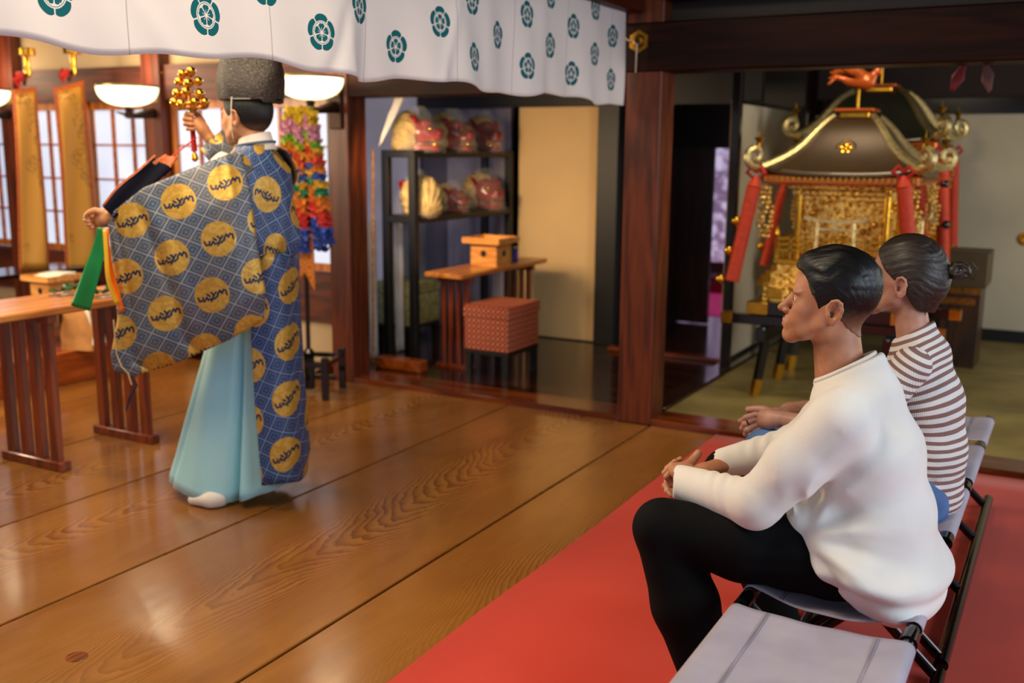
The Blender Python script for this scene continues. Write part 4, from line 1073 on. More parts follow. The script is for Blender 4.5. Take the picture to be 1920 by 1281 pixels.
def merge(name, mt, parent, parts):
    V = []; Q = []; k = 0
    for v, q in parts: V.append(v); Q.append(q+k); k += len(v)
    V = np.concatenate(V); Q = np.concatenate(Q)
    me = bpy.data.meshes.new(name)
    me.vertices.add(len(V)); me.vertices.foreach_set('co', V.astype(np.float32).ravel())
    me.loops.add(Q.size); me.loops.foreach_set('vertex_index', Q.astype(np.int32).ravel())
    me.polygons.add(len(Q)); me.polygons.foreach_set('loop_start', np.arange(0, Q.size, 4, dtype=np.int32))
    me.update(calc_edges=True); me.validate(); me.polygons.foreach_set('use_smooth', [True]*len(me.polygons))
    me.materials.append(MATS[mt]); o = bpy.data.objects.new(name, me); COL.objects.link(o); o.parent = parent; return o
def relax(V, Q, n=1):
    for _ in range(n):
        acc = np.zeros_like(V); cnt = np.zeros(len(V))
        for i in range(4):
            j = (i+1) % 4
            np.add.at(acc, Q[:, i], V[Q[:, j]]); np.add.at(cnt, Q[:, i], 1); np.add.at(acc, Q[:, j], V[Q[:, i]]); np.add.at(cnt, Q[:, j], 1)
        V = V*.5+.5*acc/np.maximum(cnt, 1)[:, None]
    return V
def xf(V, M):
    M = np.array(M); return V @ M[:3, :3].T + M[:3, 3]
def head_sdf(h=.0032, jaw=1.0, nose=1.0, brow=1.0, ear=True, neck=None, female=False):
    """head in its own frame: x forward, y left, z up, origin between the ears"""
    s = SDF((-.135, -.10, -.30 if neck else -.19), (.155, .10, .115), h)
    s.ell((-.004, 0, 0), (.098, .076, .096), .02); s.ell((.035, 0, -.03), (.062, .064, .088), .03)
    s.cap((.040, 0, -.080), (.078, 0, -.103), .044, .034, .03)
    for y in (-1, 1):
        s.ell((.060, y*.034, -.080), (.042, .027, .032), .02)
        s.chain([(.092, y*.014, -.130), (.062, y*.040*jaw, -.112), (.018, y*.055*jaw, -.085), (.008, y*.058, -.045)], [.015, .015, .019, .022], .020)
        s.ell((.066, y*.040, -.052), (.028, .024, .020), .02)                    # cheekbone
        s.ell((.085, y*.028, -.012*1), (.016*brow, .028, .009), .012)            # brow
    s.ell((.100, 0, -.127), (.017, .018, .018), .014)                            # chin
    s.ell((.104, 0, -.096), (.017, .026, .022), .014)                            # muzzle
    for y in (-1, 1):
        s.dig((.104, y*.031, -.030), (.018, .019, .012), .014)                   # sockets
        s.ell((.083, y*.031, -.030), (.0165, .020, .0135), .005)                 # lids
        s.dig((.0985, y*.035, -.0305), (.0105, .0155, .0042), .002)
    s.chain([(.094, 0, -.018), (.106, 0, -.040), (.119*1, 0, -.056)], [.0085, .0095*nose, .0120*nose], .009)
    s.ell((.124, 0, -.061), (.0125*nose, .0105*nose, .0095), .006)
    for y in (-1, 1):
        s.ell((.112, y*.013, -.066), (.0105, .0075, .0075), .005); s.dig((.117, y*.0075, -.0745), (.004, .003, .003), .003)
    s.crease([(.125, 0, -.077), (.122, 0, -.084)], .003, .0012)
    s.cap((.113, -.013, -.0895), (.113, .013, -.0895), .0058, None, .005); s.cap((.113, -.011, -.100), (.113, .011, -.100), .0065, None, .005)
    s.crease([(.108, -.023, -.0948), (.121, -.008, -.0943), (.121, .008, -.0943), (.108, .023, -.0948)], .0022, .0026)
    s.crease([(.116, -.01, -.112), (.116, .01, -.112)], .007, .003)
    if neck: s.cap(neck[0], neck[1], neck[2], neck[3], .025)
    if ear:
        for y in (-1, 1):
            c = np.array((-.006, y*.077, -.048))
            s.put(s._ell(c+(0, y*.004, 0), (.0185, .0075, .031), (0, 8, y*16)), .006)
            s.cut(s._ell(c+(.002, y*.013, .001), (.0115, .0105, .019), (0, 8, 0)), .003); s.dig(tuple(c+(.006, y*.004, -.006)), (.006, .010, .008), .002)
            R = [(.012, -.004, .004), (.014, .006, .016), (.008, .011, .027), (-.004, .013, .031), (-.014, .013, .024), (-.018, .012, .008), (-.014, .010, -.008), (-.007, .007, -.020), (.001, .005, -.028), (.008, .003, -.022)]
            s.chain([c+np.array((a, y*b, d)) for a, b, d in R], [.0035, .0040, .0042, .0044, .0044, .0042, .0040, .0044, .0062, .004], .003)
            s.ell(c+np.array((.0125, y*.008, -.006)), (.004, .004, .006), .003)
    return s
def eyes(parent, M, mt='iris'):
    for y in (-1, 1):
        c = M @ Vector((.0846, y*.0308, -.0305))
        e = MB().sphere(c, .0130, 16).build('eyeball', 'eye_white', parent)
        d = (M.to_3x3() @ Vector((1, 0, 0))).normalized()
        MB().lathe([(1e-6, .0136), (.003, .0134), (.0064, .0122), (.0068, .0110)], c, 16, ax=d).build('iris', mt, e)
def hand_mesh(pal, fingers, thumb, wrist, h=.0026, side=None):
    """one hand: pal = list of (centre, radii, rot), fingers = list of polylines"""
    pts = np.array([p for f in fingers for p in f]+list(thumb)+list(wrist)+[c for c, _, _ in pal]); lo = pts.min(0)-.045; hi = pts.max(0)+.045
    s = SDF(lo, hi, h)
    for c, r, rot in pal: s.ell(c, r, .016, rot)
    s.cap(wrist[0], wrist[1], .026, .024, .02)
    for i, f in enumerate(fingers):
        r0 = [.0088, .0092, .0088, .0078][i % 4]
        d = None; rs = [r0*1.05, r0, r0*.92, r0*.82][:len(f)]
        for a in range(len(f)-1):
            e = s._cap(f[a], f[a+1], rs[a], rs[a+1]); d = e if d is None else np.minimum(d, e)
        s.put(d, .0035)
        for q in f[1:-1]: s.put(s._ell(q, (r0*1.06,)*3), .002)
    d = None; rs = [.0145, .0130, .0120, .0108]
    for a in range(len(thumb)-1):
        e = s._cap(thumb[a], thumb[a+1], rs[a], rs[a+1]); d = e if d is None else np.minimum(d, e)
    s.put(d, .008)
    V, Q = s.mesh(); return relax(V, Q, 1), Q
def nails(parent, mt, tips):
    for i, (p, n, t_) in enumerate(tips):
        n = Vector(n).normalized(); t_ = Vector(t_).normalized(); w = n.cross(t_)
        M = Matrix(((t_.x, w.x, n.x, p[0]), (t_.y, w.y, n.y, p[1]), (t_.z, w.z, n.z, p[2]), (0, 0, 0, 1)))
        MB().sphere((0, 0, 0), 1, 10).build('nail', mt, parent)

# ------------------------------------------------------------------ folding sling benches
m, N, L, b = newmat('sling_canvas'); t = NT(m); P_ = t.tc(); x, y, z = t.xyz(P_)
wv = t.m('MULTIPLY', t.m('SINE', t.m('MULTIPLY', x, 3000)), t.m('SINE', t.m('MULTIPLY', y, 3000)))
c = t.ramp(t.noise(P_, 6, 3), [(.3, srgb('9f97a6')), (.7, srgb('b3abb8'))]); L.new(c, b.inputs['Base Color'])
b.inputs['Roughness'].default_value = .75; L.new(t.bump(t.m('ADD', t.m('MULTIPLY', wv, .3), t.noise(P_, 9, 2)), .15, .004), b.inputs['Normal'])
mat('black_tube', '0b0a0a', .12, metal=.6, coat=.5, var=.05); mat('chrome_dark', '3a3a42', .1, metal=1)
XF, XR, BZ = -.63, -.245, .405
def bench(label, segs, y0, y1, sag):
    r = thing('folding_bench', label, 'bench', ((XF+XR)/2, (y0+y1)/2, 0)); cx, cy = (XF+XR)/2, (y0+y1)/2
    for x in (XF, XR):
        MB().tube([(x-cx, y0-cy, BZ), (x-cx, y1-cy, BZ)], .0165, 16).build('top_tube', 'black_tube', r)
        MB().tube([(x-cx-(.0 if x == XF else -.02), y0-cy+.0, .036), (x-cx-(0 if x == XF else -.02), y1-cy+(.08 if y1 > 4 else .01), .036)], .021, 16).build('floor_tube', 'black_tube', r)
    gaps = [y0+.03]+[(a[1]+b2[0])/2 for a, b2 in zip(segs[:-1], segs[1:])]+[y1-.03]
    for g in gaps:
        for s, dy in ((1, .012), (-1, -.012)):
            a = (XF-cx, g-cy+dy, BZ) if s > 0 else (XR-cx, g-cy+dy, BZ); b2 = (XR-cx+.015, g-cy+dy, .036) if s > 0 else (XF-cx, g-cy+dy, .036)
            MB().tube([a, b2], [.016, .016], 10, flat=.45, up=(0, 1, 0)).build('crossed_leg', 'black_tube', r)
        MB().tube([(0, g-cy-.03, .215), (0, g-cy+.03, .215)], .011, 12).build('pivot_bolt', 'chrome_dark', r)
        for x in (XF, XR): MB().tube([(x-cx, g-cy-.026, BZ), (x-cx, g-cy+.026, BZ)], .021, 16).build('tube_clamp', 'black_tube', r)
    for (a, b2), sg in zip(segs, sag):
        P = []; n = 24; R = .0205
        for i in range(n+1):
            y = a+(b2-a)*i/n-cy; row = []; e = 1-abs(2*i/n-1)**2*.25
            for j in range(7): th = radians(250-j*27); row.append((XF-cx+R*cos(th), y, BZ+R*sin(th)))
            for j in range(1, 22):
                q = j/22; row.append((XF-cx+.01+(XR-XF-.02)*q, y, BZ+R-.001-sg*e*(1-abs(2*q-1)**2.2)+.0012*sin(q*17+i*.4)))
            for j in range(7): th = radians(88-j*27); row.append((XR-cx+R*cos(th), y, BZ+R*sin(th)))
            P.append(row)
        o = MB().grid(P).build('seat_sling', 'sling_canvas', r, solid=.0022)
        for q in (.19, .205, .84, .855):
            MB().tube([(XF-cx+(XR-XF)*q, a-cy+.004+(b2-a-.008)*i/10, BZ+R+.0020-sg*(1-abs(2*i/10-1)**2*.25)*(1-abs(2*q-1)**2.2)) for i in range(11)], .0009, 5).build('seam', mat('thread', '8a8292', .8), o)
    return r
bench('nearer grey canvas folding bench carrying the man in white', [(1.22, 1.66), (1.79, 2.27), (2.385, 2.86)], 1.18, 2.93, [.012, .012, .045])
bench('farther grey canvas folding bench carrying the woman in stripes', [(3.05, 3.49), (3.61, 4.05), (4.13, 4.52)], 2.99, 4.56, [.04, .012, .012])
# ------------------------------------------------------------------ the seated man in the white sweater
skin_mat('skin_man', 'c48a66', 'aa7050', [(.300, 0, 1.075, .022, .75), (.305, 0, 1.02, .045, .55), (.25, .05, 1.03, .06, .40), (.25, -.05, 1.03, .06, .40)])
hair_mat('hair_black', '040303', '0e0c0b', .40, (.19, 1.13), 14, (1.120, .080, '9c6a4c', 1.0), .4)
m, N, L, b = newmat('white_sweater'); t = NT(m); P_ = t.tc(); x, y, z = t.xyz(P_)
kn = t.m('MULTIPLY', t.m('SINE', t.m('MULTIPLY', t.m('ADD', x, y), 1500)), t.m('SINE', t.m('MULTIPLY', z, 1300)))
b.inputs['Base Color'].default_value = srgb('e9e4dc'); b.inputs['Roughness'].default_value = .85; b.inputs['Sheen Weight'].default_value = .3; b.inputs['Specular IOR Level'].default_value = .2
c = t.ramp(t.noise(P_, 5, 3), [(.3, srgb('e2dcd3')), (.7, srgb('efebe5'))]); L.new(c, b.inputs['Base Color'])
L.new(t.bump(t.m('ADD', t.m('MULTIPLY', kn, .25), t.noise(P_, 300, 2)), .10, .0015), b.inputs['Normal'])
mat('black_trousers', '08080a', .8, var=.3, scale=6, bump=.1, bscale=500, spec=.12)
man = thing('person', 'person in white sweater and black trousers sitting on the nearer bench, hands clasped', 'person', (-.33, 2.60, 0), pi)
# head and neck
HM = TR(.186, 0, 1.163) @ RZ(radians(9)) @ RY(radians(-3))
HR = HM @ TR(-.186, 0, -1.163)
s = head_sdf(.0030, 1.02, 1.05, 1.1, neck=((-.010, 0, -.09), (-.046, 0, -.27), .056, .064))
Vh, Qh = s.mesh(); Vh = xf(relax(Vh, Qh, 1), HM)
t_ = SDF((-.2, -.3, .36), (.45, .3, 1.02), .010)                                   # trunk and arms under the clothes
t_.chain([(.02, 0, .50), (.055, 0, .62), (.09, 0, .78), (.12, 0, .86)], [.11, .11, .11, .09], .03, fy=1.3)
t_.cap((.135, 0, .88), (.150, 0, .95), .055, .050, .03)
for y, e, w in ((1, (.305, .215, .645), (.52, .115, .625)), (-1, (.33, -.30, .66), (.50, -.16, .615))):
    t_.chain([(.12, y*.165, .865), e, w], [.05, .042, .03], .02)
Vt, Qt = t_.mesh()
# left hand laid over the right wrist, thumb up
LHn = hand_mesh([((.572, .055, .632), (.040, .036, .020), (0, 20, -42)), ((.590, .030, .634), (.022, .036, .015), (0, 20, -30))],
    [[(.602, .052, .633), (.618, .058, .610), (.606, .050, .588), (.588, .040, .582)], [(.612, .032, .637), (.632, .034, .612), (.620, .026, .588), (.600, .016, .582)],
     [(.612, .010, .641), (.634, .010, .618), (.624, .002, .594), (.604, -.006, .586)], [(.604, -.010, .645), (.626, -.014, .626), (.620, -.022, .604), (.604, -.028, .596)]],
    [(.572, .030, .640), (.564, .008, .650), (.558, -.004, .660), (.553, -.012, .670)], [(.52, .115, .625), (.565, .07, .63)])
RHn = hand_mesh([((.560, -.075, .598), (.044, .034, .020), (0, 10, 40)), ((.578, -.045, .600), (.024, .036, .016), (0, 10, 30))],
    [[(.592, -.070, .600), (.622, -.050, .596), (.630, -.022, .584), (.620, -.004, .574)], [(.596, -.052, .594), (.624, -.030, .584), (.628, -.004, .572), (.614, .010, .564)],
     [(.594, -.036, .586), (.616, -.012, .574), (.616, .010, .562), (.600, .020, .556)], [(.586, -.024, .580), (.602, -.002, .566), (.600, .014, .556), (.586, .022, .552)]],
    [(.545, -.06, .606), (.560, -.03, .612), (.575, -.008, .606), (.590, .006, .598)], [(.49, -.165, .617), (.545, -.10, .602)])
LHn = (LHn[0]+np.array((-.020, -.018, .003)), LHn[1]); RHn = (RHn[0]+np.array((-.012, .004, .0)), RHn[1])
body = merge('body', 'skin_man', man, [(Vh, Qh), (Vt, Qt), LHn, RHn])
eyes(man, HM)
# short black hair swept back
s = SDF((.02, -.12, 1.0), (.35, .12, 1.31), .0030)
X, Y, Z = s.x-.186, s.y, s.z-1.163
s.ell((.182, 0, 1.163), (.0985, .077, .0965), .0); s.put(s._ell((.221, 0, 1.133), (.060, .063, .085)), .03)
s.put(s._cap((.176, 0, 1.073), (.140, 0, .893), .056, .064), .025)
th = np.interp(s.z, [1.03, 1.07, 1.11, 1.15, 1.19, 1.23], [.0012, .002, .0035, .007, .012, .015]).astype(np.float32)
th += .008*np.exp(-((s.x-.272)/.03)**2-((s.z-1.245)/.03)**2)
rr_ = np.sqrt((s.x-.19)**2+(s.z-1.13)**2); ta = np.arctan2(s.x-.19, s.z-1.13)
fl_ = np.sin(s.y*210+rr_*90+1.6*np.sin(ta*4+s.y*30))*.5+np.sin(s.y*120+rr_*200+ta*3+1.5*np.sin(ta*7))*.5
s.F = s.F-th+.0030*fl_*np.clip((s.z-1.16)/.05, 0, 1)
xb = np.interp(s.z, [1.02, 1.032, 1.05, 1.078, 1.092, 1.102, 1.128, 1.15, 1.172, 1.19, 1.205, 1.216, 1.24], [.02, .085, .115, .150, .158, .214, .222, .232, .243, .252, .266, .30, .34]).astype(np.float32)
xb += .006*np.sin(s.y*300+s.z*200)*(s.z > 1.15)
s.F = np.maximum(s.F, s.x-xb)
e = s._ell((.182, .080, 1.112), (.019, .02, .031), (0, 8, 0)); s.cut(e, .004); s.cut(s._ell((.182, -.080, 1.112), (.019, .02, .031), (0, 8, 0)), .004)
s.build('hair', 'hair_black', man, 0, fix=lambda V: xf(V, HR))
# eyebrows
for y in (-1, 1): MB().tube([HR @ Vector(q) for q in ((.2835, y*.014, 1.1470), (.2860, y*.027, 1.1520), (.2800, y*.041, 1.1530), (.266, y*.054, 1.1480))], [.0028, .0042, .0036, .0014], 8, flat=.7).build('eyebrow', 'black_matte', man)
for y in (-1, 1): pass
MB().tube([HR @ Vector(q) for q in ((.2905, -.024, 1.0755), (.3025, -.011, 1.0805), (.3055, 0, 1.0800), (.3025, .011, 1.0805), (.2905, .024, 1.0755))], [.0012, .0028, .0024, .0028, .0012], 8).build('moustache', mat('stubble', '3a241a', .9), man)
# sweater
s = SDF((-.23, -.42, .34), (.60, .33, 1.03), .0058)
s.chain([(.01, 0, .475), (.045, 0, .60), (.085, 0, .76), (.118, 0, .855)], [.128, .130, .132, .100], .03, fy=1.36)
s.cap((.122, -.135, .872), (.122, .135, .872), .060, None, .05); s.cap((.118, 0, .86), (.142, 0, .955), .105, .070, .05)
s.cap((-.015, 0, .455), (.10, 0, .56), .118, .105, .04, fy=1.92)
s.ell((-.02, 0, .43), (.105, .215, .075), .03)
s.cap((.06, 0, .515), (.185, 0, .585), .100, .080, .04, fy=2.5)
# hem rises over the lap
hem = s.z-np.interp(s.x, [-.2, -.12, -.03, .05, .12, .22, .30], [.395, .385, .385, .405, .475, .580, .65]); s.F = np.maximum(s.F, -hem)
s.cap((.105, 0, .91), (.118, 0, .968), .088, .070, .04)
for y, e, w in ((1, (.302, .215, .642), (.535, .105, .627)), (-1, (.33, -.30, .655), (.50, -.162, .613))):
    s.chain([(.125, y*.168, .862), tuple(np.array((.125, y*.168, .862))*.5+np.array(e)*.5), e], [.078, .070, .060], .035)
    s.chain([e, w], [.060, .0465 if y > 0 else .044], .02)
# soft folds fanning out from the bent waist, the armpit and the crook of the elbow
arm = np.minimum(s._cap((.302, .215, .642), (.56, .10, .627), .075, .065), s._cap((.33, -.30, .655), (.53, -.15, .613), .08, .06))
up = np.minimum(s._cap((.125, .168, .862), (.302, .215, .642), .088, .070), s._cap((.125, -.168, .862), (.33, -.30, .655), .088, .070))
tor = np.clip(np.minimum(arm, up)/.02+.5, 0, 1)
def fan(cx, cz, n, amp, r0, ph, mask, sw=8):
    r = np.sqrt((s.x-cx)**2+(s.z-cz)**2); th = np.arctan2(s.z-cz, cx-s.x)
    w = np.sin(n*th+ph+sw*r+1.2*np.sin(s.y*14+th*2)); s.F = s.F+amp*(w*.6+.4*w*np.abs(w))*np.exp(-(r/r0)**2)*np.clip((r-.045)/.08, 0, 1)*mask
fan(.19, .575, 11, .0105, .24, .6, tor); fan(.20, .77, 9, .0062, .16, 1.4, tor); s.F = s.F+.0030*np.sin((s.x-.3*(s.z-.65))*175)*np.exp(-((s.x-.405)/.05)**2-((s.z-.68)/.05)**2)*(1-tor)
fan(.19, .74, 7, .0018, .13, .9, np.clip(.5-up/.02, 0, 1)*(arm > 0), 5)
bz = s.z-(.492+.10*np.clip(s.x, -.2, .12)); s.F = s.F-.009*np.exp(-(bz/.024)**2)*tor+.008*np.exp(-((bz+.042)/.016)**2)*tor
s.crease([(.135, .105, .925), (.10, .20, .90), (.115, .245, .85), (.15, .26, .79)], .008, .0022)
# neck opening, cuffs
pl = (s.z-1.004+(s.x-.08)*.60)/1.17; s.F = np.maximum(s.F, pl)
s.F = np.maximum(s.F, -(.556-s.x-.10*(s.y-.10))*1.0*0-1)
s.F = np.maximum(s.F, (s.x-.556)+.35*(s.y-.105)*np.where(s.y > 0, 1, 0)-.10*np.where(s.y < 0, 1, 0)*0)
s.F = np.maximum(s.F, np.where(s.y < -.05, (s.x-.526), -1)); s.cut(s._cap((.485, -.172, .613), (.60, -.125, .61), .030, .032), .004)
s.cut(s._cap((.50, .12, .627), (.62, .06, .63), .038, .040), .004)
s.build('sweater', 'white_sweater', man, 1)
# ribbed neckband
P = []
for i in range(48):
    a = 2*pi*i/48; row = []
    for j in range(9):
        th = 2*pi*j/8; r0 = .0665+.0036*cos(th); x_ = .151+r0*cos(a)*1.04; row.append((x_, r0*sin(a), 1.004-(x_-.08)*.60+.002+.009*sin(th)))
    P.append(row)
MB().grid(P, closed_u=True).build('neckband', 'white_sweater', man, solid=.003)
# trousers
s = SDF((-.20, -.46, .0), (.70, .36, .66), .0065)
s.chain([(.0, .0, .475), (.06, 0, .52)], [.10, .09], .03, fy=1.45)
s.chain([(.03, .10, .480), (.13, .112, .485), (.22, .140, .505), (.34, .172, .518), (.545, .200, .528)], [.082, .084, .090, .094, .074], .03)
s.chain([(.545, .200, .525), (.475, .200, .33), (.385, .200, .085)], [.074, .086, .066], .025)
s.chain([(.03, -.10, .480), (.28, -.22, .515), (.535, -.335, .528)], [.105, .094, .074], .03)
s.chain([(.535, -.335, .525), (.45, -.31, .33), (.335, -.27, .115)], [.074, .078, .060], .025)
for p, w, a in (([(.05, .2, .56), (.14, .2, .49), (.18, .2, .43)], .012, .006), ([(.44, .15, .45), (.50, .24, .44)], .012, .007), ([(.43, .16, .42), (.48, .26, .40)], .012, -.005), ([(.10, .22, .52), (.30, .25, .50)], .014, .004), ([(.40, .14, .20), (.45, .25, .17)], .012, .005)): s.crease(p, w, a)
s.F = np.maximum(s.F, .065-s.z)
s.build('trousers', 'black_trousers', man, 1)
for y, an, toe in ((.2, (.375, .2, .07), (.50, .215, .035)), (-.27, (.325, -.27, .105), (.405, -.285, .032))):
    s = SDF((.24, y-.08, -.005), (.60, y+.08, .17), .004)
    s.chain([an, (an[0]-.02, y, an[2]-.02), toe], [.038, .036, .030], .02, fy=1.1); s.cap(toe, (toe[0]+.05, toe[1], .022), .032, .022, .015, fy=1.35)
    s.F = np.maximum(s.F, .015-s.z)
    s.build('sock', mat('grey_sock', 'a89c98', .9), man, 1)
    if y < 0: MB().tube([(an[0]-.045, y+.01, an[2]+.02), (an[0]-.03, y+.05, an[2]+.015), (an[0]+.02, y+.05, an[2]+.02)], .006, 8).build('sock_band', mat('teal', '1f6a62', .8), man)
# ------------------------------------------------------------------ the seated woman in the striped top
skin_mat('skin_woman', 'c49078', 'a87460')
hair_mat('hair_brown', '17110d', '40342a', .40, (.05, 1.07), 16, None, .5)
def stripes(name, k, per=.0243):
    m, N, L, b = newmat(name); t = NT(m); P = t.tc(); x, y, z = t.xyz(P)
    kk = t.m('MULTIPLY', t.m('DIVIDE', t.m('SUBTRACT', z, .66), .2, clamp=True), k) if k > 0 else k
    s_ = t.m('ADD', z, t.m('MULTIPLY', x, kk)); s_ = t.m('ADD', s_, t.m('MULTIPLY', t.noise(P, 6, 2), .012))
    f = t.m('GREATER_THAN', t.m('SINE', t.m('MULTIPLY', s_, 2*pi/per)), .12)
    rib = t.m('SINE', t.m('MULTIPLY', t.m('SUBTRACT', t.m('ARCTAN2', y, t.m('ADD', x, .0)), 0), 190))
    c = t.mix(f, srgb('e6e2de'), srgb('8a6862')); c = t.mix(t.m('MULTIPLY', t.m('ADD', rib, 1), .07), c, srgb('5a4a48'))
    L.new(c, b.inputs['Base Color']); b.inputs['Roughness'].default_value = .85; b.inputs['Specular IOR Level'].default_value = .2
    L.new(t.bump(rib, .25, .002), b.inputs['Normal']); return m
stripes('striped_knit', .5); stripes('striped_sleeve', -.5)
mat('denim', '4a6a9c', .8, var=.25, scale=12, bump=.2, bscale=400)
wm = thing('person', 'person with brown hair in a bun, striped top and blue jeans on the farther bench', 'person', (-.36, 3.27, 0), pi)
WM = TR(.080, 0, 1.153) @ RZ(radians(-8)); WR = WM @ TR(-.080, 0, -1.153)
s = head_sdf(.0036, .94, .9, .8, neck=((-.012, 0, -.10), (-.042, 0, -.25), .047, .052)); V1, Q1 = s.mesh(); V1 = xf(relax(V1, Q1, 1), WM)
t_ = SDF((-.15, -.27, .40), (.50, .27, .98), .010)
t_.chain([(-.01, 0, .48), (-.01, 0, .62), (.02, 0, .78), (.03, 0, .86)], [.09, .085, .09, .07], .03, fy=1.3); t_.cap((.03, 0, .87), (.045, 0, .96), .045, .042, .03)
for y, e, w in ((1, (.19, .19, .67), (.40, .165, .675)), (-1, (.20, -.20, .67), (.42, -.02, .66))): t_.chain([(.03, y*.145, .88), e, w], [.042, .035, .026], .02)
V2, Q2 = t_.mesh()
H1 = hand_mesh([((.445, .165, .668), (.042, .018, .030), (0, 18, -12))],
    [[(.475, .172, .682), (.505, .172, .668), (.524, .166, .652), (.520, .156, .640)], [(.478, .170, .664), (.508, .172, .646), (.518, .164, .628), (.506, .154, .620)],
     [(.470, .168, .648), (.500, .172, .628), (.506, .164, .610), (.494, .154, .604)], [(.462, .166, .634), (.488, .170, .612), (.492, .162, .596), (.482, .154, .590)]],
    [(.430, .150, .682), (.460, .135, .692), (.485, .135, .690), (.508, .140, .686)], [(.39, .166, .676), (.435, .165, .668)], h=.0029)
H2 = hand_mesh([((.455, .085, .655), (.040, .030, .020), (0, 20, 50))],
    [[(.475, .115, .660), (.490, .140, .655), (.484, .158, .643), (.470, .164, .634)], [(.470, .110, .645), (.486, .136, .636), (.480, .156, .626), (.466, .164, .620)],
     [(.462, .105, .632), (.480, .130, .620), (.474, .150, .610), (.460, .158, .606)], [(.455, .10, .622), (.470, .120, .608), (.466, .138, .600), (.454, .146, .598)]],
    [(.445, .08, .67), (.47, .10, .682), (.488, .118, .686), (.503, .130, .684)], [(.40, .0, .66), (.445, .06, .655)], h=.0032)
merge('body', 'skin_woman', wm, [(V1, Q1), (V2, Q2), H1, H2]); eyes(wm, WM)
MB().lathe([(.0098, -.0022), (.0106, 0), (.0098, .0022), (.0088, 0), (.0098, -.0022)], (.497, .172, .6535), 16, ax=(.9, .05, -.5)).build('ring', 'chrome_dark', wm)
# hair gathered into a small loose bun
s = SDF((-.12, -.12, 1.0), (.22, .12, 1.31), .0034)
cx, cz = .080, 1.153
s.ell((cx-.006, 0, cz), (.101, .079, .099), .0); s.put(s._ell((cx-.03, 0, cz-.03), (.085, .072, .085)), .02)
s.put(s._cap((cx-.028, 0, cz-.06), (cx-.045, 0, cz-.105), .050, .036), .02)
rr_ = np.sqrt((s.x-.05)**2+(s.z-1.07)**2); ta = np.arctan2(s.x-.05, s.z-1.07)
s.F = s.F-.010+.0007*np.sin(rr_*330+s.y*160+1.5*np.sin(ta*5))+.0005*np.sin(rr_*700+s.y*300)
xb = np.interp(s.z, [1.02, 1.035, 1.05, 1.085, 1.10, 1.13, 1.155, 1.175, 1.20, 1.225, 1.24], [-.03, .03, .045, .058, .066, .10, .128, .142, .160, .175, .20]).astype(np.float32)
s.F = np.maximum(s.F, s.x-xb-.02*(abs(s.y) < .03)*0)
for y in (-1, 1): s.cut(s._ell((cx-.004, y*.082, cz-.050), (.018, .022, .028), (0, 8, 0)), .004)
s.build('hair', 'hair_brown', wm, 0, fix=lambda V: xf(V, WR))
s = SDF((-.13, -.06, 1.10), (.0, .06, 1.22), .0028)
random.seed(4)
s.ell((-.052, 0, 1.158), (.020, .020, .020), .006)
for i in range(9):
    a0 = random.uniform(0, 6.3); tl = random.uniform(-.6, .6); rx = random.uniform(.018, .028); c = (-.068+random.uniform(-.006, .006), random.uniform(-.008, .008), 1.160+random.uniform(-.006, .006))
    pts = [(c[0]+rx*cos(a0+k*.75), c[1]+rx*.6*sin(tl)*sin(a0+k*.75)+.006*sin(i), c[2]+rx*.85*sin(a0+k*.75)) for k in range(8)]
    s.chain(pts, [.0052]*8, .002)
s.build('hair_bun', 'hair_brown', wm, 0, fix=lambda V: xf(V, WR))
# loose strands
for i, pts in enumerate([[(.03, .05, 1.065), (.012, .05, 1.045), (.016, .045, 1.022)], [(-.075, .02, 1.18), (-.10, .025, 1.185), (-.115, .02, 1.165)], [(-.08, .0, 1.145), (-.105, .01, 1.135), (-.112, .012, 1.150)]]):
    MB().tube(pts, .0012, 5).build('loose_strand', 'hair_brown', wm)
# striped top: trunk with roll neck, two short sleeves
s = SDF((-.17, -.22, .38), (.18, .22, 1.04), .0065)
s.chain([(-.012, 0, .47), (-.018, 0, .60), (.008, 0, .75), (.026, 0, .865)], [.122, .110, .116, .088], .03, fy=1.28)
s.cap((.030, -.115, .885), (.030, .115, .885), .048, None, .04); s.cap((.025, 0, .90), (.045, 0, .955), .080, .060, .04); s.cap((.038, 0, .93), (.052, 0, 1.00), .0585, .0560, .02)
s.ell((.085, 0, .80), (.06, .11, .06), .04)
for z, a in ((.565, .004), (.535, .006), (.512, -.005), (.490, .006), (.468, -.005), (.60, .003)):
    s.crease([(.06, .15, z-.012), (-.04, .15, z), (-.12, .06, z+.008), (-.12, -.06, z+.008)], .009, a)
s.crease([(.035, .158, .93), (.01, .162, .86), (.02, .160, .80)], .006, .003)
pl = (s.z-.998+(s.x-.0)*.62)/1.18; s.F = np.maximum(s.F, pl); s.F = np.maximum(s.F, .425-s.z)
s.build('striped_top', 'striped_knit', wm, 1)
for y in (1, -1):
    s = SDF((-.06, min(y*.06, y*.28), .66), (.22, max(y*.06, y*.28), .96), .006)
    s.chain([(.030, y*.138, .882), (.085, y*.172, .80), (.135, y*.185, .735)], [.058, .056, .050], .02)
    s.F = np.maximum(s.F, -(s.z-.745+(s.x-.13)*-.3)); s.F = np.maximum(s.F, .095-y*s.y)
    s.build('sleeve', 'striped_sleeve', wm, 1)
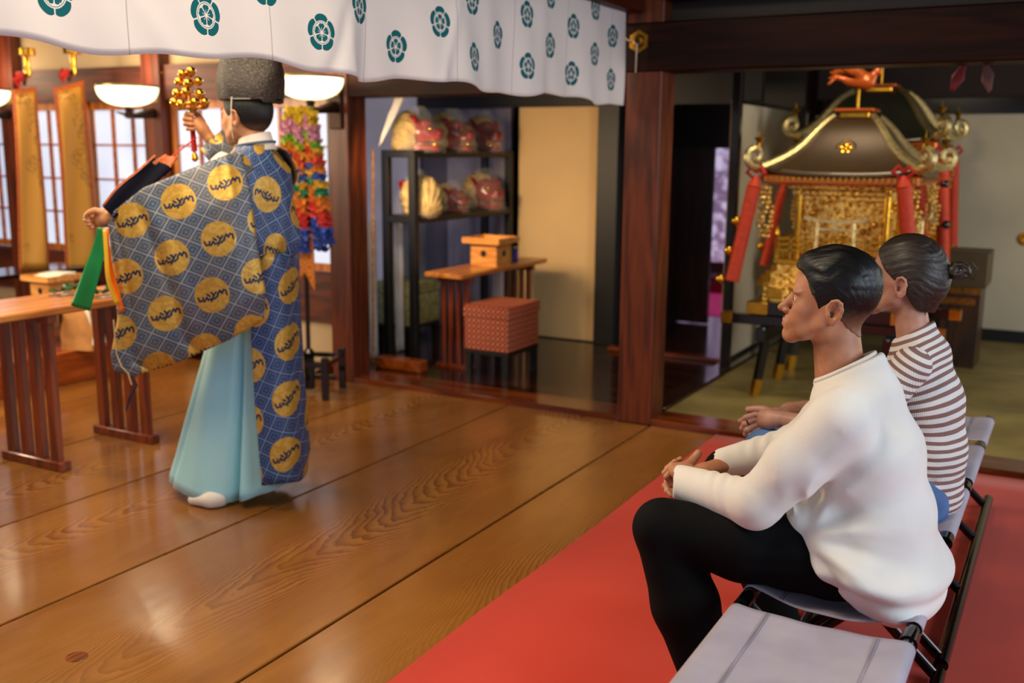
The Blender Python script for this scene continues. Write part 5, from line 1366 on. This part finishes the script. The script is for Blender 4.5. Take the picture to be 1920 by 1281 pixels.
# jeans
s = SDF((-.17, -.28, .03), (.54, .28, .64), .008)
s.chain([(-.012, 0, .455), (.05, 0, .47)], [.108, .10], .03, fy=1.45)
s.chain([(.0, .09, .465), (.22, .12, .50), (.440, .160, .572)], [.098, .088, .064], .03); s.chain([(.440, .160, .568), (.40, .15, .32), (.36, .15, .09)], [.064, .066, .05], .025)
s.chain([(.0, -.09, .465), (.22, -.10, .50), (.430, -.10, .540)], [.098, .088, .064], .03); s.chain([(.430, -.10, .540), (.40, -.10, .32), (.36, -.10, .09)], [.064, .066, .05], .025)
s.F = np.maximum(s.F, .075-s.z); s.build('jeans', 'denim', wm, 1)
for y in (.15, -.10):
    s = SDF((.27, y-.07, 0), (.54, y+.07, .13), .005); s.chain([(.36, y, .09), (.355, y, .05), (.45, y, .035)], [.034, .034, .026], .02); s.cap((.45, y, .03), (.50, y, .022), .028, .02, .015, fy=1.4)
    s.F = np.maximum(s.F, .015-s.z); s.build('sock', 'white_cord', wm, 1)
# ------------------------------------------------------------------ the priest in the brocade hunting robe
PO = atz(490, 925); PF = Vector((-.966, -.259, 0)).normalized(); PL = Vector((-PF.y, PF.x, 0)); PA = atan2(PF.y, PF.x)
if PL.dot(Vector((.259, -.966, 0))) < 0: PL = -PL
def ploc(px, py, yl):
    d = ray(px, py); P0 = PO+PL*yl; t_ = (P0-CAM).dot(PL)/d.dot(PL); q = CAM+d*t_-PO
    return Vector((q.dot(PF), q.dot(PL), q.z))
skin_mat('skin_priest', 'd89a6c', 'bd7c50')
hair_mat('hair_priest', '060505', '14110f', .5, (0, 1.66), 18, (1.60, .04, '7a5238', .8))
def brocade(name, base, line, tint, metal=.1):
    m, N, L, b = newmat(name); t = NT(m); UV = t.tc('UV'); u, v, _ = t.xyz(UV)
    # lozenge ground
    c_ = .058
    s1 = t.m('DIVIDE', t.m('ADD', t.m('MULTIPLY', u, .86), t.m('MULTIPLY', v, -.50)), c_); s2 = t.m('DIVIDE', t.m('ADD', t.m('MULTIPLY', u, .36), t.m('MULTIPLY', v, .93)), c_)
    f1 = t.m('ABSOLUTE', t.m('SUBTRACT', t.m('FLOORED_MODULO', s1, 1), .5)); f2 = t.m('ABSOLUTE', t.m('SUBTRACT', t.m('FLOORED_MODULO', s2, 1), .5))
    mx = t.m('MAXIMUM', f1, f2)
    g = t.m('MAXIMUM', t.m('GREATER_THAN', mx, .455), t.m('MULTIPLY', t.m('MULTIPLY', t.m('GREATER_THAN', mx, .24), t.m('LESS_THAN', mx, .31)), .45))
    g = t.m('MAXIMUM', g, t.m('MULTIPLY', t.m('LESS_THAN', mx, .07), .5))
    n = t.noise(UV, 7, 3, .6)
    col = t.mix(t.m('MULTIPLY_ADD', n, 2.2, -.75, clamp=True), srgb(base), srgb(tint)); col = t.mix(t.m('MULTIPLY', g, .8), col, srgb(line))
    # golden roundels on a sheared grid
    ax, ay, bx, by = 75/458, -70/458, -12/458, -105/458; det = ax*by-ay*bx; u0, v0 = 335/458, -378/458
    U = t.m('SUBTRACT', u, u0); V = t.m('SUBTRACT', v, v0)
    s = t.m('DIVIDE', t.m('SUBTRACT', t.m('MULTIPLY', U, by), t.m('MULTIPLY', V, bx)), det); w = t.m('DIVIDE', t.m('SUBTRACT', t.m('MULTIPLY', V, ax), t.m('MULTIPLY', U, ay)), det)
    s = t.m('SUBTRACT', t.m('FLOORED_MODULO', t.m('ADD', s, 50.5), 1), .5); w = t.m('SUBTRACT', t.m('FLOORED_MODULO', t.m('ADD', w, 50.5), 1), .5)
    R = .0725
    X = t.m('DIVIDE', t.m('ADD', t.m('MULTIPLY', s, ax), t.m('MULTIPLY', w, bx)), R); Y = t.m('DIVIDE', t.m('ADD', t.m('MULTIPLY', s, ay), t.m('MULTIPLY', w, by)), R)
    r = t.m('SQRT', t.m('ADD', t.m('MULTIPLY', X, X), t.m('MULTIPLY', Y, Y))); disc_ = t.m('LESS_THAN', r, 1)
    segs = [(-.80, -.18, -.70, -.38), (-.70, -.38, -.52, -.34), (-.52, -.34, -.50, -.16), (-.42, -.38, -.30, -.14), (-.30, -.14, -.20, -.30), (-.20, -.30, -.06, -.22), (-.28, .02, -.12, -.08),
            (-.02, -.36, .10, .02), (-.06, .14, .12, -.04), (.10, .02, .22, .16), (.14, -.22, .34, -.04), (.30, .02, .44, .26), (.44, .26, .56, .10), (.56, .10, .64, .30), (.64, .30, .78, .26), (.78, .26, .84, .02)]
    ink = None
    for x0, y0, x1, y1 in segs:
        dx, dy = x1-x0, y1-y0; L2 = dx*dx+dy*dy
        px = t.m('SUBTRACT', X, x0); py = t.m('SUBTRACT', Y, y0)
        h = t.m('DIVIDE', t.m('ADD', t.m('MULTIPLY', px, dx), t.m('MULTIPLY', py, dy)), L2, clamp=True)
        qx = t.m('SUBTRACT', px, t.m('MULTIPLY', h, dx)); qy = t.m('SUBTRACT', py, t.m('MULTIPLY', h, dy))
        d = t.m('ADD', t.m('MULTIPLY', qx, qx), t.m('MULTIPLY', qy, qy)); ink = d if ink is None else t.m('MINIMUM', ink, d)
    ink = t.m('LESS_THAN', ink, .0034)
    swirl = t.m('SINE', t.m('ADD', t.m('MULTIPLY', r, 5), t.m('MULTIPLY', t.noise(UV, 22, 3), 26)))
    gold = t.mix(t.m('MULTIPLY_ADD', swirl, .25, .5, clamp=True), srgb('b8892e'), srgb('dcb455'))
    col = t.mix(disc_, col, gold); col = t.mix(t.m('MULTIPLY', disc_, ink), col, srgb('22304c'))
    L.new(col, b.inputs['Base Color']); L.new(t.m('MULTIPLY_ADD', disc_, .30, metal), b.inputs['Metallic']); b.inputs['Roughness'].default_value = .45
    L.new(t.bump(t.m('ADD', g, t.m('MULTIPLY', disc_, t.m('ADD', swirl, 1))), .12, .002), b.inputs['Normal']); return m
brocade('brocade_sleeve', '3c4f6a', 'a0a3a4', '64605e'); brocade('brocade_body', '1f3c70', '7f93b4', '2a4674')  # the sleeve's brown-grey patches are reflections painted into the cloth colour
m, N, L, b = newmat('hakama_silk'); t = NT(m); fq = t.noise(t.tc(), 3, 2)
c = t.ramp(fq, [(.3, srgb('a4e4f4')), (.7, srgb('b8f0f6'))]); L.new(c, b.inputs['Base Color']); b.inputs['Roughness'].default_value = .42; b.inputs['Sheen Weight'].default_value = .15
mat('white_silk', 'f0e6d8', .6)
pr = thing('person', 'person in blue and gold brocade robe, pale blue hakama and black hat, raising golden bells', 'person', (PO.x, PO.y, 0), PA)
KM = TR(-.002, 0, 1.662) @ RZ(radians(-14)) @ RY(radians(6))
s = head_sdf(.0040, .95, .9, .7, neck=((-.012, 0, -.10), (-.04, 0, -.25), .050, .056)); V1, Q1 = s.mesh(); V1 = xf(relax(V1, Q1, 1), KM)
t_ = SDF((-.22, -.36, .9), (.52, .36, 1.52), .012)
t_.chain([(-.03, 0, .98), (-.03, 0, 1.2), (-.035, 0, 1.36)], [.10, .10, .09], .03, fy=1.4); t_.cap((-.035, 0, 1.38), (-.035, 0, 1.48), .05, .045, .03)
lel, lwr = (.20, .29, 1.25), (.455, .290, 1.222); rel, rwr = (.16, -.29, 1.37), (.292, -.205, 1.535)
t_.chain([(-.03, .18, 1.40), lel, lwr], [.05, .040, .028], .02); t_.chain([(-.03, -.18, 1.40), rel, rwr], [.05, .042, .029], .02)
V2, Q2 = t_.mesh()
# near hand: closed, holding the ribbons; far hand: upright round the bell handle
h0 = np.array((.50, .290, 1.212))
def off(c, *p): return [tuple(np.array(c)+np.array(q)) for q in p]
HL = hand_mesh([(tuple(h0), (.044, .024, .036), (0, 10, 0))],
    [off(h0, (.030, -.004, .028), (.058, .004, .022), (.064, .020, .008), (.046, .026, .002)), off(h0, (.030, -.004, .010), (.060, .004, .004), (.064, .022, -.006), (.044, .027, -.010)),
     off(h0, (.026, -.004, -.008), (.054, .004, -.014), (.057, .020, -.022), (.040, .026, -.024)), off(h0, (.020, -.003, -.024), (.044, .004, -.030), (.046, .018, -.036), (.032, .023, -.036))],
    off(h0, (-.012, .012, .026), (.014, .026, .034), (.034, .032, .026), (.050, .030, .016)), [lwr, off(h0, (-.02, 0, .0))[0]], h=.0030)
g0 = np.array((.330, -.200, 1.590)); bx_ = np.array((.375, -.205, 1.60))
HR_ = hand_mesh([(tuple(g0), (.024, .036, .046), (0, 32, 0))],
    [off(g0, (.020, .030, .046), (.046, .034, .052), (.062, .016, .046), (.056, -.004, .040)), off(g0, (.026, .032, .026), (.054, .036, .032), (.070, .016, .028), (.062, -.004, .022)),
     off(g0, (.026, .031, .006), (.054, .034, .010), (.069, .015, .006), (.060, -.004, .002)), off(g0, (.022, .028, -.014), (.046, .030, -.012), (.060, .012, -.014), (.052, -.004, -.016))],
    off(g0, (.004, -.020, .020), (.026, -.034, .040), (.044, -.028, .058), (.052, -.012, .068)), [rwr, tuple(g0-np.array((.012, 0, .02)))], h=.0030)
merge('body', 'skin_priest', pr, [(V1, Q1), (V2, Q2), HL, HR_]); eyes(pr, KM)
KR = KM @ TR(.002, 0, -1.662)
s = SDF((-.13, -.11, 1.50), (.15, .11, 1.80), .0045)
s.ell((-.006, 0, 1.662), (.101, .079, .099), 0); s.put(s._ell((-.03, 0, 1.63), (.082, .072, .080)), .02)
s.F -= np.interp(s.z, [1.54, 1.60, 1.66], [.001, .003, .008]).astype(np.float32)
xb = np.interp(s.z, [1.54, 1.55, 1.57, 1.60, 1.612, 1.64, 1.67], [-.09, -.06, -.04, -.022, .030, .045, .06]).astype(np.float32); s.F = np.maximum(s.F, s.x-xb)
for y in (-1, 1): s.cut(s._ell((-.008, y*.082, 1.614), (.019, .022, .028), (0, 8, 0)), .004)
s.build('hair', 'hair_priest', pr, 0, fix=lambda V: xf(V, KR))
# tall black court hat
m, N, L, b = newmat('hat_mesh'); t = NT(m); vv = N.new('ShaderNodeTexVoronoi'); vv.inputs['Scale'].default_value = 240; L.new(t.tc(), vv.inputs[0])
n = t.noise(t.tc(), 230, 3); c = t.ramp(n, [(.42, srgb('0c0706')), (.62, srgb('2a1b16')), (.72, srgb('b0948a'))]); L.new(c, b.inputs['Base Color']); b.inputs['Roughness'].default_value = .32
L.new(t.bump(t.m('ADD', vv.outputs[0], n), .7, .003), b.inputs['Normal'])
P = []
prof_ = [(1.688, .118, .082), (1.692, .130, .089), (1.72, .136, .090), (1.76, .140, .082), (1.80, .140, .066), (1.85, .128, .042), (1.90, .110, .022), (1.93, .09, .008)]
for i in range(44):
    a = 2*pi*i/44; P.append([(-.024+rx*(abs(cos(a))**.5*(1 if cos(a) > 0 else -1))-.012*(cos(a) < 0)*(z-1.69)*3, ry*sin(a), z-.010*cos(a)*0+(-.012 if cos(a) < -.5 and z < 1.70 else 0)) for z, rx, ry in prof_])
MB().grid(P, closed_u=True).build('court_hat', 'hat_mesh', pr, solid=.004)
MB().tube([(-.024+.133*cos(2*pi*i/40), .091*sin(2*pi*i/40), 1.690) for i in range(41)], .005, 8).build('hat_brim', 'black_lacquer', pr)
MB().tube([(.012, .090, 1.70), (.018, .088, 1.66), (.024, .080, 1.60), (.034, .060, 1.55), (.050, .02, 1.522), (.052, -.02, 1.522)], .0028, 8).build('chin_cord', 'white_silk', pr)
# white under collar
P = []
for i in range(40):
    a = 2*pi*i/40; P.append([(-.034+(r+.0)*cos(a)*1.05, r*sin(a), z-.018*cos(a)) for r, z in ((.086, 1.475), (.074, 1.50), (.066, 1.525), (.062, 1.545), (.059, 1.545), (.060, 1.50))])
MB().grid(P, closed_u=True).build('inner_collar', 'white_silk', pr, solid=.003)
def rings(name, mt, rows, n=72, a0=0, a1=2*pi, fold=None, solid=.004, uoff=0, cx=-.03, parent=None, sub=1):
    """rows: (z, rx, ry, cx); cloth rings with a pattern uv"""
    P = []; UV = []; closed = abs(a1-a0-2*pi) < 1e-6; m_ = n if closed else n+1
    for i in range(m_):
        a = a0+(a1-a0)*i/n; row = []; ur = []
        for k in range(len(rows)-1):
            for q in range(4 if k < len(rows)-2 else 5):
                w = q/4; z, rx, ry, c = [rows[k][e]*(1-w)+rows[k+1][e]*w for e in range(4)]
                f = fold(a, z) if fold else 0; row.append((c+(rx+f)*cos(a), (ry+f)*sin(a), z)); ur.append((uoff-a*.21, z))
        P.append(row); UV.append(ur)
    return MB().grid(P, closed_u=closed, uv=UV).build(name, mt, parent or pr, solid=solid)
rings('robe_body', 'brocade_body', [(1.055, .13, .165, -.045), (1.075, .140, .20, -.05), (1.12, .150, .215, -.048), (1.24, .145, .215, -.042), (1.34, .142, .215, -.04), (1.41, .135, .205, -.038), (1.455, .105, .15, -.036), (1.49, .082, .10, -.034), (1.51, .076, .084, -.034)],
      fold=lambda a, z: -.055*max(0, -sin(a))**2*(1 if z > 1.06 else .5)+.010*sin(a*5+z*9)*min(1, max(0, (1.45-z)*5))+.008*sin(a*9-z*14)*min(1, max(0, (1.3-z)*4)), uoff=1.13)
MB().tube([(-.034+.079*cos(2*pi*i/40), .086*sin(2*pi*i/40), 1.512-.012*cos(2*pi*i/40)) for i in range(41)], .006, 8).build('robe_neckband', mat('slate_silk', '5a6478', .5), pr)
rings('sash', 'brocade_body', [(.985, .125, .155, -.04), (1.02, .128, .16, -.04), (1.075, .13, .165, -.045)], uoff=.9)
P = []; UV = []
le = [(478, 476, .185), (472, 560, .19), (471, 640, .20), (478, 760, .215), (491, 911, .225)]; ri = [(543, 476, 0), (547, 600, 0), (556, 740, 0), (566, 868, 0), (561, 903, 0)]
def pl3(pts, q):
    k = min(len(pts)-2, int(q*(len(pts)-1))); w = q*(len(pts)-1)-k; return [pts[k][e]*(1-w)+pts[k+1][e]*w for e in range(3)]
for i in range(49):
    u = i/32; row = []; ur = []
    for j in range(33):
        v = j/32; L_, R_ = pl3(le, v), pl3(ri, v); uu = min(1, u); px_ = L_[0]*(1-uu)+R_[0]*uu; py_ = L_[1]*(1-uu)+R_[1]*uu
        y = L_[2]*sqrt(max(0, 1-uu*uu)) if uu < 1 else 0
        y += .008*sin(uu*9+v*4)*v*(1-uu); q = ploc(px_, py_, y)
        if u > 1: q = Vector((q.x+.14*(u-1)**1.6, -.36*(u-1), q.z))
        row.append(q); ur.append((1.09+u*.20, q.z))
    P.append(row); UV.append(ur)
MB().grid(P, uv=UV).build('back_panel', 'brocade_body', pr, solid=.004)
# pale blue hakama with deep pleats
def hf(a, z):
    q = min(1, max(0, (1.0-z)/.9)); d = 0
    for c_, w, amp in ((1.62, .08, -.085), (1.05, .30, .020), (.70, .05, -.012), (.15, .10, -.02), (-.3, .12, -.03), (-1.0, .12, -.04), (-1.6, .12, -.05), (-2.3, .15, -.04)):
        dd = (a-c_+pi) % (2*pi)-pi; d += amp*math.exp(-(dd/w)**2)
    return d*q+.006*sin(a*11+z*5)*q
P = []
for i in range(160):
    a = 2*pi*i/160; row = []
    for k in range(25):
        q = k/24; z = 1.03*(1-q)+.045*q; z = 1.03*(1-q)+((.020 if sin(a) > 0 else .045)+.062*max(0, cos(a))**1.5)*q
        c_ = -.035+.060*q**1.25; rx = .125+(.275 if cos(a) > 0 else .060)*q**1.05; ry = .150+(.055+.045*max(0, cos(a)+.2) if sin(a) > 0 else .06)*q
        zz = z if q < 1 else z+.055*max(0, -cos(a))+.010*max(0, -sin(a)); f = hf(a, z)
        row.append((c_+(rx+f)*cos(a), (ry+f)*sin(a), z+(.06*max(0, -cos(a))*q**3)))
    P.append(row)
MB().grid(P, closed_u=True).build('hakama', 'hakama_silk', pr, solid=.004, angle=60)
fp = atz(349, 940, .03)-PO; FX, FY = fp.dot(PF), fp.dot(PL)
for y, x0 in ((FY-.045, FX-.195), (-.09, -.02)):
    s = SDF((x0-.08, y-.09, -.005), (x0+.26, y+.09, .14), .005)
    s.chain([(x0+.07, y-.06, .09), (x0+.07, y-.02, .038)], [.024, .026], .02); s.chain([(x0+.07, y-.01, .035), (x0+.10, y, .034), (x0+.185, y-.005, .024)], [.036, .038, .028], .02, fy=1.1); s.crease([(x0+.20, y+.012, .05), (x0+.235, y+.012, .0)], .005, .008)
    s.F = np.maximum(s.F, .004-s.z); s.build('tabi_sock', 'white_silk', pr, 1)
# the great near sleeve: an outer and an inner sheet meeting at the hem
def poly_at(pts, q):
    L_ = [0]
    for a_, b_ in zip(pts[:-1], pts[1:]): L_.append(L_[-1]+math.hypot(a_[0]-b_[0], a_[1]-b_[1]))
    d = q*L_[-1]
    for k in range(len(pts)-1):
        if d <= L_[k+1]+1e-9:
            w = (d-L_[k])/(L_[k+1]-L_[k]); return [pts[k][e]*(1-w)+pts[k+1][e]*w for e in range(3)]
    return list(pts[-1])
top = [(214, 396, .325), (270, 352, .325), (340, 324, .31), (400, 300, .26), (452, 284, .17)]
bot = [(248, 706, .30), (330, 681, .33), (430, 637, .31), (494, 600, .235)]
lef = [(214, 396, .325), (203, 422, .32), (213, 505, .31), (221, 598, .30), (208, 668, .30), (213, 694, .30), (248, 706, .30)]
rig = [(452, 284, .17), (470, 360, .235), (480, 440, .25), (498, 548, .25), (494, 600, .235)]
def sleeve_pt(u, v, inner):
    T, B_, L_, R_ = poly_at(top, u), poly_at(bot, u), poly_at(lef, v), poly_at(rig, v)
    c = [(1-v)*T[e]+v*B_[e]+(1-u)*L_[e]+u*R_[e]-((1-u)*(1-v)*top[0][e]+u*(1-v)*top[-1][e]+(1-u)*v*bot[0][e]+u*v*bot[-1][e]) for e in range(3)]
    bulge = sin(pi*min(1, v*1.0))**.7*sin(pi*min(1, u))**.5
    y = c[2]+.035*bulge
    # folds: a long diagonal crease from the hand and soft vertical waves
    dl = (u-.22-.28*v); y += -.030*math.exp(-(dl/.035)**2)*min(1, v*3)*(1-v)**.4+.022*math.exp(-((dl-.07)/.05)**2)*min(1, v*3)*(1-v)**.4
    y += .012*sin(u*13+v*3)*v+.010*math.exp(-((u-.90+.1*v)/.03)**2)-.016*math.exp(-((u-.05-.1*v)/.03)**2)
    if inner: y -= .10*(1-v**3)*(1-u**6)+.004
    p = ploc(c[0], c[1], y); return p, (c[0]/458, -c[1]/458)
for inner in (0, 1):
    P = []; UV = []
    for i in range(61):
        r1 = [sleeve_pt(i/60, j/60, inner) for j in range(61)]; P.append([a_[0] for a_ in r1]); UV.append([a_[1] for a_ in r1])
    if not inner: mbS = MB().grid(P, uv=UV)
    else: mbS.grid(P, uv=UV)
mbS.build('near_sleeve', 'brocade_sleeve', pr, solid=.004)
# shoulder join and far sleeve
def tube_cloth(name, mt, pts, rs, n=36, fy=1.0, parent=None, uo=0):
    P = []; UV = []; pts = [Vector(p) for p in pts]; u_ = None; L_ = 0
    R_ = [[] for _ in range(n)]; U_ = [[] for _ in range(n)]
    for i, p in enumerate(pts):
        d = (pts[min(i+1, len(pts)-1)]-pts[max(i-1, 0)]).normalized()
        if u_ is None: u_ = frame(d)[0]
        u_ = (u_-d*u_.dot(d)).normalized(); w = d.cross(u_); L_ += (pts[i]-pts[i-1]).length if i else 0
        for k in range(n):
            a = 2*pi*k/n; r = rs[i]*(1+.05*sin(a*4+i)); R_[k].append(p+u_*cos(a)*r+w*sin(a)*r*fy); U_[k].append((uo+L_, .3+abs(a-pi)*.1))
    return MB().grid(R_, closed_u=True, uv=U_).build(name, mt, parent or pr, solid=.004)
tube_cloth('near_shoulder', 'brocade_sleeve', [(-.05, .11, 1.40), (.0, .17, 1.375), (.06, .20, 1.345), (.14, .225, 1.30)], [.085, .085, .07, .05])
tube_cloth('far_sleeve', 'brocade_sleeve', [(-.05, -.13, 1.40), (.02, -.22, 1.385), (.12, -.27, 1.37), (.20, -.26, 1.42), (.255, -.225, 1.49), (.288, -.207, 1.532)], [.10, .11, .105, .088, .068, .060])
tube_cloth('inner_sleeve', 'white_silk', [(.10, -.10, 1.36), (.17, -.15, 1.385), (.235, -.19, 1.43)], [.06, .065, .055])
P = []; UV = []
for i in range(31):
    q = i/30; a_ = Vector((.10, -.22, 1.36))*(1-q)+Vector((.26, -.22, 1.44))*q
    P.append([(a_.x+.02*w+.01*sin(w*9+q*7), a_.y-.02*sin(q*12)*w-.03, a_.z-.62*w*(1-.15*q)) for w in [j/20 for j in range(21)]]); UV.append([(q*.3, -.6*j/20) for j in range(21)])
MB().grid(P, uv=UV).build('far_sleeve_drop', 'brocade_sleeve', pr, solid=.006)
c1 = [ploc(x, y, .315) for x, y in ((213, 600), (216, 640), (219, 665), (228, 688), (240, 700), (247, 722))]
MB().tube(c1, .0032, 8).build('sleeve_cord', mat('cream_cord', 'c8a878', .8), pr)
MB().tube([ploc(x, y, .315) for x, y in ((250, 706), (256, 722), (244, 745), (236, 772))], [.003, .006, .008, .003], 8).build('sleeve_tassel', mat('purple_silk', '3a1830', .6), pr)

# ------------------------------------------------------------------ bell tree with its ribbons, held by the priest
bl = thing('bell_tree', 'golden hand bells raised by the priest, with red cord, navy band and coloured ribbons', 'bells', (PO.x, PO.y, 0), PA)
hb = Vector((.372, -.205, 1.48)); ht = ploc(352, 132, -.205); ax_ = (ht-hb).normalized()
MB().tube([hb, hb+ax_*.11, hb+ax_*.17], [.013, .011, .010], 12).build('handle', 'red_silk', bl)
MB().tube([hb+ax_*.17, hb+ax_*.26, ht], [.008, .006, .004], 12).build('bell_stem', 'gold', bl)
MB().lathe([(.010, 0), (.060, .004), (.062, .010), (.012, .016), (1e-6, .018)], hb+ax_*.175, 20, ax=ax_).build('hand_guard', 'gold', bl)
MB().lathe([(.005, 0), (.016, .012), (.012, .03), (.005, .045)], hb-ax_*.045, 12, ax=ax_).build('handle_cap', 'gold', bl)
u_, w_, _ = frame(ax_); k = 0
for hgt, rad, cnt in ((.207, .066, 7), (.250, .052, 5), (.296, .040, 4), (.338, .024, 3)):
    wr = MB().tube([hb+ax_*hgt+(u_*cos(2*pi*i/24)+w_*sin(2*pi*i/24))*rad*.8 for i in range(25)], .0028, 6); wr.build('ring_wire', 'gold', bl)
    for i in range(cnt):
        a = 2*pi*i/cnt+hgt*9; c_ = hb+ax_*(hgt+.006*sin(i*2.3))+(u_*cos(a)+w_*sin(a))*rad
        e = MB().sphere(c_, .0205, 14); e.tube([c_, hb+ax_*hgt], .0025, 6); e.build('bell', 'brass', bl)
def ribbon(name, mt, pts, wd, nrm=(0, 1, 0), up=None, tw=0):
    pts = [Vector(p) for p in pts]; P = []
    fine = []
    for i in range(len(pts)-1):
        p0, p1, p2, p3 = pts[max(i-1, 0)], pts[i], pts[i+1], pts[min(i+2, len(pts)-1)]
        for q in range(6):
            t1 = q/6; fine.append(.5*((2*p1)+(p2-p0)*t1+(2*p0-5*p1+4*p2-p3)*t1*t1+(3*p1-p0-3*p2+p3)*t1**3))
    fine.append(pts[-1]); n = len(fine)
    for i, p in enumerate(fine):
        d = (fine[min(i+1, n-1)]-fine[max(i-1, 0)]).normalized(); w = d.cross(Vector(nrm)).normalized(); nn = w.cross(d)
        ang = tw*i/n; w2 = w*cos(ang)+nn*sin(ang); q = i/(n-1); W_ = wd[0]*(1-q)+wd[1]*q
        P.append([p+w2*W_*(k/6-.5)+nn*.006*sin(k/6*pi*2+i*.2)*(W_/.06) for k in range(7)])
    return MB().grid(P).build(name, mt, bl, solid=.0016)
MB().tube([ploc(368, 258, -.19), ploc(350, 272, -.10), ploc(322, 294, .10)], .0032, 8).build('red_cord', mat('scarlet', 'd0240c', .5), bl)
ribbon('patterned_tip', 'brocade_edge', [ploc(322, 293, .10), ploc(308, 308, .14), ploc(296, 322, .16)], (.060, .085))
ribbon('navy_band', mat('navy_silk', '080a1c', .9, spec=.15), [ploc(305, 306, .15), ploc(272, 338, .22), ploc(235, 368, .29), ploc(203, 398, .33)], (.100, .070))
ribbon('gold_edge', 'brocade_edge', [ploc(291, 291, .155), ploc(257, 322, .225), ploc(221, 351, .295), ploc(193, 386, .335)], (.010, .008))
ribbon('green_ribbon', mat('green_silk', '0a7a34', .4), [ploc(193, 428, .33), ploc(186, 470, .34), ploc(172, 515, .36), ploc(150, 578, .38)], (.045, .075), (0, 1, .0), tw=.5)
ribbon('orange_ribbon', mat('orange_silk', 'f07818', .4), [ploc(199, 428, .335), ploc(203, 470, .345), ploc(212, 520, .35), ploc(228, 585, .345)], (.030, .034), (.3, 1, 0))
ribbon('yellow_ribbon', mat('yellow_silk', 'f0b818', .4), [ploc(196, 430, .350), ploc(200, 475, .358), ploc(204, 525, .362), ploc(220, 570, .352)], (.022, .030), (.3, 1, 0))
